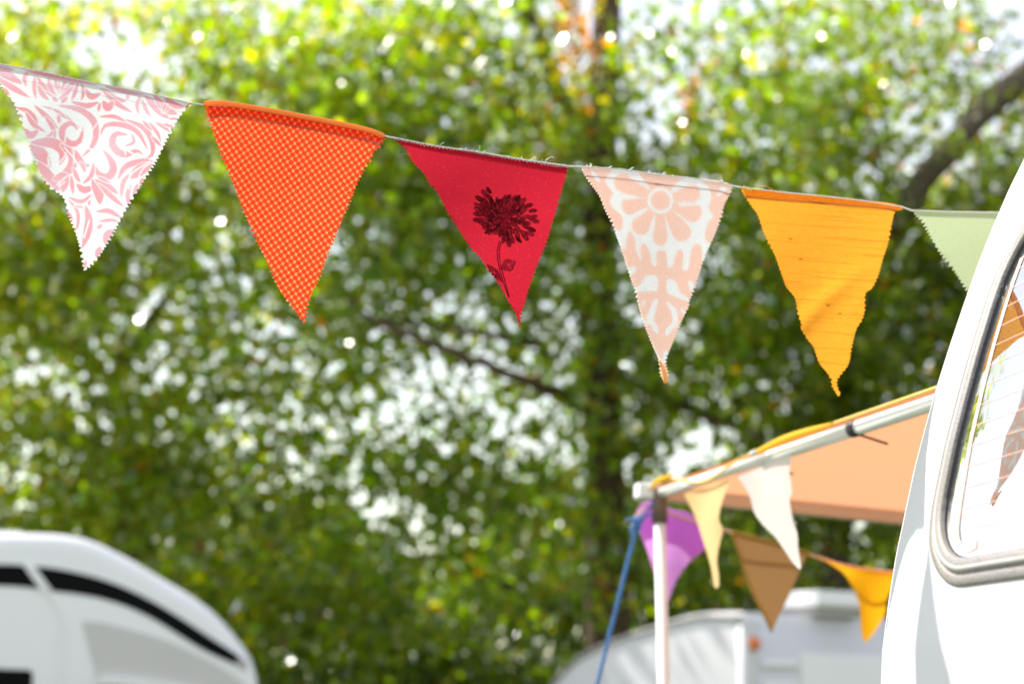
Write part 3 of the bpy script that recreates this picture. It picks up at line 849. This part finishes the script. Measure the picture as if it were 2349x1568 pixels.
# ------------------------------------------------------------------ bunting on the awning
Z7 = (2.093, 1360, 960)
z7 = zoomer(*Z7)
def rafter_D(px):
    k = (px - 1174.5)/FPX
    s = (k*corner[1] - corner[0])/(-AEL[0] + 0 + k*AEL[1])
    return corner[1] - AEL[1]*s
def plain(c):
    return lambda Z: np.tile(c, (len(Z), 1))
def small(label, top, left, right, D0, D1, mat, col, wave=None, zig=1.5, hem=.06, rows=110, cols=60):
    return make_flag(label, Z7, top, left, right, D0, D1, mat, plain(col), rows, cols, zig, 8, wave, SG, hem)
yt = z7([(735,572),(975,495)])
small('pale yellow twisted pennant with a pointed orange tip hanging from the awning rafter', [(735,572),(850,535),(975,495)],
    [(745,600),(790,690),(830,810),(870,940),(890,1050),(905,1068)], [(960,540),(930,620),(915,700),(935,760),(920,830),(905,920),(915,1000),(915,1050),(905,1068)],
    rafter_D(yt[0][0])-.03, rafter_D(yt[1][0])-.03, cloth('yellow_satin', .5), (.95, .76, .40), wave=lambda s, t: .025*np.sin(2*np.pi*(s*.9+.15))*np.minimum(1, t*3))
wt = z7([(1010,480),(1290,300)])
small('plain white crumpled pennant hanging from the awning rafter', [(1010,480),(1120,440),(1215,365),(1290,300)],
    [(1040,520),(1075,580),(1100,670),(1150,740),(1210,800),(1260,870),(1300,930),(1335,968)], [(1297,380),(1285,450),(1297,560),(1285,600),(1300,700),(1325,780),(1330,860),(1345,950),(1335,968)],
    rafter_D(wt[0][0])-.03, rafter_D(wt[1][0])-.03, cloth('white_muslin', .45), (.80, .80, .79), wave=lambda s, t: .010*np.sin(2*np.pi*(s*1.1-.5*t+.1))*np.minimum(1, t*3))
small('purple pennant hanging behind the awning pole', [(478,690),(500,640),(560,612),(660,650),(780,690),(850,850)],
    [(490,735),(540,870),(580,990),(620,1070),(652,1132)], [(820,880),(760,930),(700,1010),(670,1080),(652,1132)],
    3.10, 3.16, cloth('purple_voile', .62), (.62, .25, .66), wave=lambda s, t: .02*np.sin(2*np.pi*s*.8)*np.minimum(1, t*2), hem=.30)
fb = small('brown felt pennant with a khaki bound edge', [(985,775),(1150,815),(1280,850),(1385,888)],
    [(990,795),(1020,880),(1060,1010),(1110,1130),(1160,1220),(1192,1292)], [(1372,905),(1330,990),(1290,1090),(1240,1190),(1192,1292)],
    3.12, 3.20, cloth('brown_felt', .30), (.36, .22, .095), zig=0, hem=None)
kh = cloth('khaki_binding', .4, col=(.50, .36, .10))
tube('edge_binding', at(fb[1][:, 0, 0], fb[1][:, 0, 1], fb[2][:, 0]), .0035, kh, fb[0], 6)
tube('edge_binding', at(fb[1][0, :, 0], fb[1][0, :, 1], fb[2][0]), .0045, kh, fb[0], 6)
small('deep golden pennant beside the van side on the awning string', [(1432,905),(1560,945),(1700,970),(1905,990)],
    [(1520,950),(1570,990),(1620,1070),(1650,1160),(1660,1290),(1680,1352)], [(1870,1030),(1800,1100),(1782,1200),(1725,1300),(1680,1352)],
    3.21, 3.30, cloth('golden_cotton', .6), (.88, .43, .012), wave=lambda s, t: .02*np.sin(2*np.pi*s*1.2)*np.minimum(1, t*2))
# string behind the rafter
sp = np.array([(*p, d) for p, d in zip(z7([(478,690),(560,640),(700,690),(850,735),(985,775),(1150,815),(1280,850),(1385,888),(1432,905),(1560,945),(1700,970),(1905,990),(2200,1000)]), np.linspace(3.09, 3.36, 13))])
S = smooth_line(at(sp[:, 0], sp[:, 1], sp[:, 2]), 90)
prop(tube('bunting_string', S, .0035, M['peach_cord'], None, 6), 'peach coloured string carrying purple, brown and golden pennants under the awning', 'cord')
# string and rolled flags along the rafter
rp = [rafter(s) + AEL*0 - AEF*.020 + [0, 0, dz] for s, dz in ((-.005, .012), (.10, .016), (.2, -.004), (.28, -.012), (.36, .0), (.46, .010), (.6, .012), (.76, .013), (1.2, .013))]
prop(tube('bunting_string', smooth_line(rp, 80), .0028, paint('yellow_string', (.85, .6, .15), .8), None, 6), 'yellow string wound along the front rafter of the awning', 'cord')
def roll(label, s0, s1, dz0, dz1, r):
    P = smooth_line([rafter(s0) - AEF*.022 + [0, 0, dz0], rafter((s0+s1)/2) - AEF*.026 + [0, 0, (dz0+dz1)/2+.004], rafter(s1) - AEF*.022 + [0, 0, dz1]], 24)
    root = thing('bunting_flag', label, 'pennant', P[0], SG)
    n = 24; rr_ = r*np.sin(np.linspace(.25, math.pi-.25, n))**.6
    V, Fc = tube_vf(P, rr_, 10)
    mesh_obj('cloth', V, Fc, cloth('yellow_roll', .45, col=(.95, .70, .10)), root)
    tube('tie', P[:3] + [0, 0, .001], r*.8, M['cord'], root, 8)
roll('yellow pennant rolled against the outer awning corner above the pole', .0, .12, .008, .022, .0055)
roll('long yellow pennant rolled up on the awning edge near the van', .47, .76, .008, .012, .0062)

# ------------------------------------------------------------------ blue guy rope
k0 = at(1462, 1200, PD)
foot = np.array([-.2, 3.2, 0.0])
rp = thing('guy_rope', 'blue guy rope tied to the awning pole and running down to the grass', 'rope', foot)
t = np.linspace(0, 1, 40)[:, None]
line = k0*(1-t) + foot*t + np.c_[np.zeros((40, 2)), -.015*np.sin(np.pi*t[:, 0])]
pp = []
for ph in (0, 2.09, 4.19):
    f = resample(line, 400); a = np.arange(400)*.8+ph
    pp.append(tube_vf(f + np.c_[np.cos(a)*.0022, np.sin(a)*.0017, np.zeros(400)], .0025, 5))
mesh_obj('rope', *joined(pp), M['rope'], rp)
kn = []
for k in range(5):
    a = np.linspace(0, 2*np.pi, 17); q = k0 + np.c_[np.cos(a)*(.006+.001*k), np.sin(a)*.006, .004*np.sin(a*2+k) + .005*(k-2)]
    kn.append(tube_vf(q, .0026, 6))
for pts in ([(1462,1195),(1448,1190),(1436,1192)], [(1460,1200),(1448,1210),(1450,1228)], [(1462,1195),(1482,1170),(1505,1150)], [(1466,1205),(1480,1185),(1500,1175)]):
    S = smooth_line(at(np.array(pts)[:, 0], np.array(pts)[:, 1], PD-.01), 12); kn.append(tube_vf(S, .0026, 6))
mesh_obj('knot', *joined(kn), M['rope'], rp)
tube('peg', [foot + [0, 0, -.05], foot + [.01, -.01, .04]], .004, M['alu'], rp, 6)

# ------------------------------------------------------------------ extruded vehicle bodies
def to_plane(pts, O, e1, nrm):
    """pixel outline -> (s, z) on the vertical plane through O with horizontal axis e1"""
    out = []
    for x, y in pts:
        r = at(x, y, 1.0) - np.array([0, 0, CAM_H])
        k = ((O - np.array([0, 0, CAM_H])) @ nrm)/(r @ nrm)
        p = np.array([0, 0, CAM_H]) + r*k
        out.append(((p-O) @ e1, p[2]))
    return np.array(out)

def extrude_profile(name, prof, O, e1, nrm, depth, mat, par, bev=.08):
    """solid with the closed outline prof (s, z) on the near face, going back by depth; long edges rounded"""
    prof = np.asarray(prof, float)
    n = len(prof)
    c = prof.mean(0)
    T = np.roll(prof, -1, 0) - np.roll(prof, 1, 0); T /= np.linalg.norm(T, axis=1)[:, None] + 1e-9
    Nn = np.c_[T[:, 1], -T[:, 0]]
    if ((prof-c)*Nn).sum() < 0: Nn = -Nn
    rows = []
    for a in np.linspace(0, math.pi/2, 6):
        rows.append((prof - Nn*bev*(1-math.sin(a)), bev*(1-math.cos(a))))
    for a in np.linspace(math.pi/2, 0, 6):
        rows.append((prof - Nn*bev*(1-math.sin(a)), depth - bev*(1-math.cos(a))))
    V = np.array([[O*[1, 1, 0] + e1*q[0] + EZ*q[1] - nrm*d for q in pr] for pr, d in rows])
    Fc = [tuple(f) for f in grid_faces(12, n, True)]
    Fc.append(tuple(range(n))[::-1]); Fc.append(tuple(range(11*n, 12*n)))
    return mesh_obj(name, V, Fc, mat, par)

def plate(name, prof, O, e1, nrm, out0, out1, mat, par):
    """thin plate with outline prof standing proud of the side, from out0 to out1 along nrm"""
    prof = np.asarray(prof, float); n = len(prof)
    V = np.array([[O*[1, 1, 0] + e1*q[0] + EZ*q[1] + nrm*d for q in prof] for d in (out0, out1)])
    Fc = [tuple(f) for f in grid_faces(2, n, True)] + [tuple(range(n)), tuple(range(n, 2*n))[::-1]]
    return mesh_obj(name, V, Fc, mat, par, smooth=False)

# ---- motorhome, lower left
Z8 = (3.09, 0, 1280)
z8 = zoomer(*Z8)
n8 = np.array([.25, -.9682, 0]); e8 = np.array([.9682, .25, 0]); O8 = at(300, 1400, 8.2)
outl = smooth_line(z8([(-900,165),(0,150),(200,150),(400,155),(600,180),(750,230),(900,300),(1050,380),(1200,470),(1300,530),(1500,650),(1700,810),(1900,1050),(1975,1200),(2010,1400)]), 60)
pr8 = to_plane(outl, O8, e8, n8)
mh = thing('motorhome', 'white motorhome with a curved nose and black side band in the lower left corner', 'motorhome', O8*[1, 1, 0])
full = np.vstack([pr8, [(pr8[-1, 0]+.05, 1.2), (pr8[-1, 0]+.1, .45), (-3.2, .45), (-3.2, pr8[0, 1]-.1)]])
extrude_profile('body', full, O8, e8, n8, 2.1, M['white_body'], mh, .09)
up = smooth_line(z8([(-900,395),(0,400),(260,415),(400,428),(600,466),(800,520),(1000,597),(1200,697),(1400,817),(1600,948),(1840,1102)]), 60)
lo = smooth_line(z8([(-900,560),(0,565),(300,590),(400,606),(600,630),(800,668),(1000,734),(1200,830),(1400,955),(1600,1074),(1828,1176)]), 60)
def plate8(nm, prof, o0, o1, mat):
    return plate(nm, prof, O8, e8, n8, o0, o1, mat, mh)
P8 = lambda q: to_plane(q, O8, e8, n8)
def band(i0, i1, o0, o1, nm, mat):
    pu = to_plane(up[i0:i1], O8, e8, n8); pl = to_plane(lo[i0:i1], O8, e8, n8)
    return plate8(nm, np.vstack([pu, pl[::-1]]), o0, o1, mat)
band(0, 60, -.001, .006, 'side_band', M['gloss_black'])
plate8('band_divider', P8(z8([(178,402),(262,408),(402,604),(312,594)])), .0, .012, M['white_body'])
plate8('band_end', P8(z8([(1838,1100),(1905,1150),(1905,1215),(1838,1178)])), .0, .012, M['grey_trim'])
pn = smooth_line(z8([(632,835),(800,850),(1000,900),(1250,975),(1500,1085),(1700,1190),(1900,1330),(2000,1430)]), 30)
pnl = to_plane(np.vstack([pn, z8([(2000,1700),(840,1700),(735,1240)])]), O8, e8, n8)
plate8('nose_panel', pnl, -.001, .005, M['recess_shade'])
lip = smooth_line(np.vstack([z8([(760,1262)]), z8([(900,1262),(1100,1282),(1400,1330),(1700,1400)])]), 20)
lp = to_plane(lip, O8, e8, n8); lq = lp + [0, -.05]
plate8('panel_lip', np.vstack([lp, lq[::-1]]), .004, .03, M['white_body'])
sw = to_plane(z8([(-500,1195),(-20,1205),(225,1215),(252,1235),(245,1500),(-500,1500)]), O8, e8, n8)
plate8('side_window', sw, -.001, .008, M['gloss_black'])
sm = to_plane(smooth_line(z8([(340,605),(420,680),(470,770),(482,900),(480,1326),(478,1700)]), 30), O8, e8, n8)
plate8('body_seam', np.vstack([sm - [.012, 0], (sm + [.012, 0])[::-1]]), -.001, .010, M['white_body'])
box('roof_vent', O8*[1, 1, 0] + e8*(-.75) + EZ*(pr8[5, 1]+.03) - n8*.6, [e8, -n8, EZ], (.10, .10, .05), M['white_body'], mh, .02)
for sx in (-2.4, .3):
    a = np.linspace(0, 2*np.pi, 25)[:-1]
    P = O8*[1, 1, 0] + e8*sx + EZ*.34
    tube('wheel', [P - n8*.02, P - n8*.24], .34, M['black_rubber'], mh, 24)

# ---- rounded caravan, lower right
n9 = np.array([-.80, -.60, 0]); e9 = np.array([-.60, .80, 0]); CD = 8.8; O9 = at(1690, 1402, CD)
cv = thing('caravan', 'aged white round ended caravan behind the awning in the lower right', 'caravan', O9*[1, 1, 0])
ol = smooth_line([(1702,1403),(1660,1401),(1600,1404),(1560,1412),(1500,1430),(1400,1463),(1330,1498),(1290,1535),(1262,1568),(1235,1615),(1225,1680)], 40)
p9 = to_plane(ol, O9, e9, n9)
full9 = np.vstack([p9, [(p9[-1, 0]+.03, .9), (p9[-1, 0]-.25, .35), (-.02, .35), (-.05, 1.0)]])
extrude_profile('body', full9, O9, e9, n9, 2.6, M['old_white'], cv, .05)
# edge trim following the roofline of the near side
tr = np.array([O9*[1, 1, 0] + e9*q[0] + EZ*(q[1]-.03) + n9*.008 for q in p9])
tube('roof_trim', tr, .014, M['grey_trim'], cv, 6)
Lx = -n9                       # along the face turned away from the sun
nb = -e9
def back_plate(nm, s0, s1, z0_, z1_, o, mat):
    c = O9*[1, 1, 0] + Lx*((s0+s1)/2) + EZ*((z0_+z1_)/2) + nb*(.05+o)
    return box(nm, c, [Lx, nb, EZ], ((s1-s0)/2, .012, (z1_-z0_)/2), mat, cv, .006)
zt = p9[0, 1]
back_plate('corner_post', .02, .10, .4, zt-.06, .0, M['old_white'])
for k, (s0, s1, za, zb) in enumerate(((.48, 1.9, zt-.60, zt-.24),)):
    back_plate('panel', s0, s1, za, zb, .004, M['white_body'])
for k in range(3):
    back_plate('rib', .14, .46, zt-.32-.13*k, zt-.28-.13*k, .006, M['white_body'])
lc = at(1690, 1474, CD-.07)
lampP = O9*[1, 1, 0] + Lx*.06 + EZ*lc[2] + nb*.075
V, Fc = tube_vf([lampP, lampP+nb*.018, lampP+nb*.03, lampP+nb*.036], [.042, .042, .03, .008], 14)
mesh_obj('marker_lamp', V, Fc, M['amber_lens'], cv)
hc = at(1872, 1395, CD+.5); hc[2] = zt + .05
box('roof_hatch', hc + [0, .1, .055], [e9, Lx, EZ], (.26, .24, .05), M['white_body'], cv, .015)
box('hatch_base', hc + [0, .1, -.02], [e9, Lx, EZ], (.22, .20, .03), M['grey_trim'], cv, .01)
for sx in (.55,):
    P = O9*[1, 1, 0] + e9*sx + EZ*.32
    tube('wheel', [P + n9*.01, P - n9*.2], .32, M['black_rubber'], cv, 24)

# ------------------------------------------------------------------ trees
def leaf_mesh(name, cen, size, cols, par, up_bias=.35, mat=None):
    n = len(cen)
    d = rng.normal(size=(n, 3)); d[:, 2] -= .35; d /= np.linalg.norm(d, axis=1)[:, None]
    nn = rng.normal(size=(n, 3)); nn[:, 2] += up_bias*2
    nn -= d*(nn*d).sum(1)[:, None]; nn /= np.linalg.norm(nn, axis=1)[:, None]
    sdv = np.cross(d, nn)
    L = size[:, None]; Wd = L*.40
    fold = (rng.uniform(.05, .3, n)[:, None])*L*.4
    v0 = cen - d*L*.5; v2 = cen + d*L*.5 - nn*fold*.4
    v1 = cen + sdv*Wd + nn*fold - d*L*.06; v3 = cen - sdv*Wd + nn*fold - d*L*.06
    V = np.stack([v0, v1, v2, v3], 1).reshape(-1, 3)
    b = np.arange(n)*4
    Fc = np.stack([np.c_[b, b+1, b+2], np.c_[b, b+2, b+3]], 1).reshape(-1, 3)
    o = mesh_obj(name, V, Fc, mat or M['leaf'], par, smooth=False, color=np.repeat(cols, 4, 0))
    o['kind'] = 'stuff'
    return o

# openings between the boughs where the sky shows: (x, y, rx, ry) turned into egg-shaped gaps in the crowns
GAPS = [(1500,300,58,85,1),(2090,265,110,95,.8),(1990,95,80,50,.55),(2320,40,60,55,.8),(250,110,100,60,.7),(60,40,80,50,.7),(400,175,50,40,.5),(60,400,55,70,.75),(190,340,50,50,.4),
        (110,860,65,55,.72),(500,590,90,50,.62),(600,760,70,65,.72),(700,900,55,65,.42),(570,1000,50,55,.5),(950,900,50,40,.25),(850,760,45,35,.25),(1070,20,60,40,.72),(1165,65,45,45,.72),
        (1600,1070,70,55,.66),(1570,1010,60,45,.55),(2060,890,60,40,.72),(1750,130,45,45,.5),(20,780,45,55,.5),(300,560,50,40,.5),(760,560,40,45,.4),(2000,450,50,50,.5),(2120,455,45,35,.72),(1680,620,40,30,.3),(350,700,60,40,.5),(200,960,60,50,.5)]
GD = 13.2
CLEAR = [([(1392,-60),(1386,200),(1378,420)], 13.2, .20, .65), ([(1376,480),(1374,650)], 13.2, .15, .5), ([(1225,60),(1270,180),(1345,330)], 12.9, .12, .6), ([(1050,812),(1130,850),(1220,880),(1290,905)], 11.9, .12, .65), ([(800,690),(900,750),(1050,812)], 11.6, .07, .6),
         ([(2085,460),(2200,320),(2320,200),(2420,100)], 13.0, .20, .6), ([(2010,640),(2085,460)], 13.1, .16, .6), ([(1392,900),(1395,1150)], 13.2, .16, .45)]
def thin(cen):
    keep = np.ones(len(cen))
    for x, y, rx, ry, st in GAPS:
        c = at(x, y, GD); sc_ = GD/FPX
        q = ((cen[:, 0]-c[0])/(rx*sc_))**2 + ((cen[:, 2]-c[2])/(ry*sc_))**2 + ((cen[:, 1]-GD)/4.5)**2
        keep *= 1 - min(1, st*1.28)*np.clip((1.45-q)/.4, 0, 1)
    x, y, z = cen[:, 0], cen[:, 1], cen[:, 2]
    keep[x < -5.5 - .36*(y-13)] = 0
    for pts, D, wdt, pr in CLEAR:                 # bare stretches of bough: no twigs hang before them
        S = resample(at(np.array(pts)[:, 0], np.array(pts)[:, 1], D), 30)
        dd = np.min(np.hypot(x[:, None]-S[None, :, 0], z[:, None]-S[None, :, 2]), 1)
        keep[(dd < wdt) & (y < D+.1)] *= 1-pr
    nz = np.sin(2.1*x+.6*y+1.0)*np.sin(2.6*z+.5*x) + .7*np.sin(4.3*x-1.7*z+2.)*np.sin(3.9*z+2.2*y+.7)
    keep *= np.clip(.88 + .5*nz, .42, 1)          # bough by bough: thick and thin places
    return cen[rng.random(len(cen)) < keep]

def clumps(centre, radii, n_clump, per, spread, zmin=.4):
    u = rng.normal(size=(n_clump, 3)); u /= np.linalg.norm(u, axis=1)[:, None]
    r = rng.random(n_clump)**(1/2.2)
    c = np.asarray(centre) + u*r[:, None]*np.asarray(radii)
    k = np.arange(n_clump).repeat(per)
    cen = np.repeat(c, per, 0) + rng.normal(size=(n_clump*per, 3))*np.array([spread, spread, spread*.6])
    tone = rng.uniform(.6, 1.45, n_clump)[k]
    m = cen[:, 2] > zmin
    return np.c_[cen, tone][m]

def leaf_cols(n, base, yellow=.12, dry=.015):
    k = rng.random(n)
    c = np.tile(base, (n, 1))*rng.uniform(.65, 1.35, (n, 1))
    yl = k < yellow
    c[yl] = np.array([.036, .042, .0038])*rng.uniform(.8, 1.25, (yl.sum(), 1))
    dr = (k > 1-dry)
    c[dr] = np.array([.045, .022, .006])*rng.uniform(.7, 1.3, (dr.sum(), 1))
    return c

def limb(par, pts, D, r0, r1, mat, nm='limb'):
    pts = np.array(pts, float); D = np.broadcast_to(np.asarray(D, float), len(pts))
    S = smooth_line(at(pts[:, 0], pts[:, 1], D), 26)
    S += rng.normal(0, .012, S.shape)
    tube(nm, S, np.linspace(r0, r1, 26)*(1+rng.normal(0, .05, 26)), mat, par, 8)

def tree(label, X, Y, crown_parts, base, leaf=.112, group='broadleaf trees behind the field', yellow=.12, dry=.015, up=.35, autumn=None):
    t = thing('broadleaf_tree', label, 'tree', (X, Y, 0), group)
    cen = np.vstack([clumps(*c) for c in crown_parts])
    cen = thin(cen)
    cols = leaf_cols(len(cen), base, yellow, dry)*cen[:, 3:4]
    cen = cen[:, :3]
    if autumn is not None:
        for c, r in autumn:
            q = (np.linalg.norm((cen - c)/np.asarray(r), axis=1) < 1) & (rng.random(len(cen)) < .8)
            cols[q] = np.array([.055, .028, .004])*rng.uniform(.7, 1.3, (q.sum(), 1))
    leaf_mesh('crown', cen, rng.uniform(.6, 1.4, len(cen))*leaf, cols, t, up)
    return t

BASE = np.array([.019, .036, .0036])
A = tree('big spreading tree with a thick dark trunk behind the red and peach pennants', .85, 13.2,
    [((-.6, 12.6, 5.8), (3.6, 1.4, 2.9), 640, 33, .25), ((2.2, 12.9, 5.9), (2.4, 1.2, 3.0), 280, 33, .25), ((-.9, 12.5, 2.9), (3.2, .9, 1.2), 170, 33, .24)],
    BASE, yellow=.22, autumn=[(at(1330, 110, 12.6), (.28, 1.3, .62)), (at(1560, 230, 12.8), (.2, 1, .2)), (at(1250, 330, 12.4), (.2, 1, .2))])
limb(A, [(1400,1750),(1398,1500),(1392,1200),(1380,900),(1374,650),(1378,420),(1386,200),(1392,-100),(1400,-300)], 13.2, .22, .12, M['bark'], 'trunk')
limb(A, [(1378,480),(1345,330),(1270,180),(1225,60),(1170,-60)], [13.2,13.1,12.9,12.8,12.7], .10, .06, M['bark'])
limb(A, [(1378,960),(1290,905),(1220,880),(1050,812),(900,750),(800,690)], [13.2,12.6,12.0,11.6,11.5,11.4], .075, .03, M['bark'])
limb(A, [(1376,700),(1270,640),(1180,560),(1090,420)], [13.2,12.8,12.5,12.2], .07, .03, M['bark'])
limb(A, [(1384,850),(1500,900),(1640,965),(1760,1010)], [13.2,12.9,12.6,12.4], .06, .03, M['bark'])
limb(A, [(1240,790),(1120,770),(1000,745),(880,735)], [12.4,12.1,11.9,11.8], .04, .02, M['bark'])
B = tree('sunlit leafy tree at the left above the motorhome', -3.6, 13.6,
    [((-4.0, 13.3, 5.4), (2.7, 1.4, 3.9), 680, 33, .25), ((-4.9, 13.0, 5.2), (.9, 1.1, 3.2), 230, 33, .25), ((-3.2, 12.7, 2.6), (2.3, .9, 1.5), 150, 33, .24), ((-1.2, 13.6, 7.2), (2.4, 1.2, 1.6), 200, 33, .25)],
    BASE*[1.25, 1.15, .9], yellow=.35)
limb(B, [(290,1700),(290,1300),(284,1050),(280,900),(276,800)], 13.7, .18, .09, M['bark'], 'trunk')
limb(B, [(282,930),(200,800),(100,720)], [13.7,13.4,13.1], .07, .03, M['bark'])
limb(B, [(278,860),(340,740),(420,640)], [13.7,13.5,13.3], .07, .03, M['bark'])
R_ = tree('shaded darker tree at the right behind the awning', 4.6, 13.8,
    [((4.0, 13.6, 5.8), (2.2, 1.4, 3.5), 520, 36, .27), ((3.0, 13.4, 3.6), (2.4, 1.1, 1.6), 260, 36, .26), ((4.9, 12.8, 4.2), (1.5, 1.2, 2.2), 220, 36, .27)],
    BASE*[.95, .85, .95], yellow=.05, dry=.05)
limb(R_, [(1905,1700),(1915,1300),(1950,900),(2005,640),(2085,460),(2200,320),(2320,200),(2480,60)], [13.6,13.6,13.5,13.3,13.1,12.9,12.8,12.7], .17, .12, M['bark2'], 'trunk')
limb(R_, [(1950,880),(1850,760),(1760,640)], [13.5,13.3,13.1], .06, .03, M['bark2'])
limb(R_, [(1925,1180),(1800,1060),(1690,1010)], [13.6,13.3,13.0], .07, .03, M['bark2'])
limb(R_, [(2085,460),(2010,390),(1900,330)], [13.1,13.1,13.1], .03, .015, M['bark2'])

# hedge closing the view below the crowns
hd = thing('hedge', 'dark dense hedge along the back of the field under the trees', 'hedge', (0, 15, 0))
n = 46000
hx = rng.uniform(-6.5, 7.5, n); hy = 14.9 + rng.normal(0, .35, n)
hh = 3.0 + .45*np.sin(hx*1.3) + .35*np.sin(hx*2.9+1) 
hzv = rng.random(n)**.85*hh + .1
cen = np.c_[hx, hy, hzv] + rng.normal(0, .06, (n, 3))
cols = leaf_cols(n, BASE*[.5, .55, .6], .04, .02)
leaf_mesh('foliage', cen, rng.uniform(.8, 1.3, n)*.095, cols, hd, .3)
for k, x in enumerate(np.arange(-6, 7.6, 1.5)):
    S = np.array([[x, 15.0, 0], [x+.1, 15.0, 1.0], [x-.05, 15.05, 2.4]])
    tube('stem', smooth_line(S, 10), np.linspace(.06, .02, 10), M['bark'], hd, 6)

# wood far behind, one dark mass of leaves
n = 18000
x = rng.uniform(-9, 14, n); y = 22 + rng.normal(0, .8, n)
h = 4.2 + .5*np.sin(x*.9) + .4*np.sin(x*2.1+1)
cen = np.c_[x, y, rng.random(n)*h]
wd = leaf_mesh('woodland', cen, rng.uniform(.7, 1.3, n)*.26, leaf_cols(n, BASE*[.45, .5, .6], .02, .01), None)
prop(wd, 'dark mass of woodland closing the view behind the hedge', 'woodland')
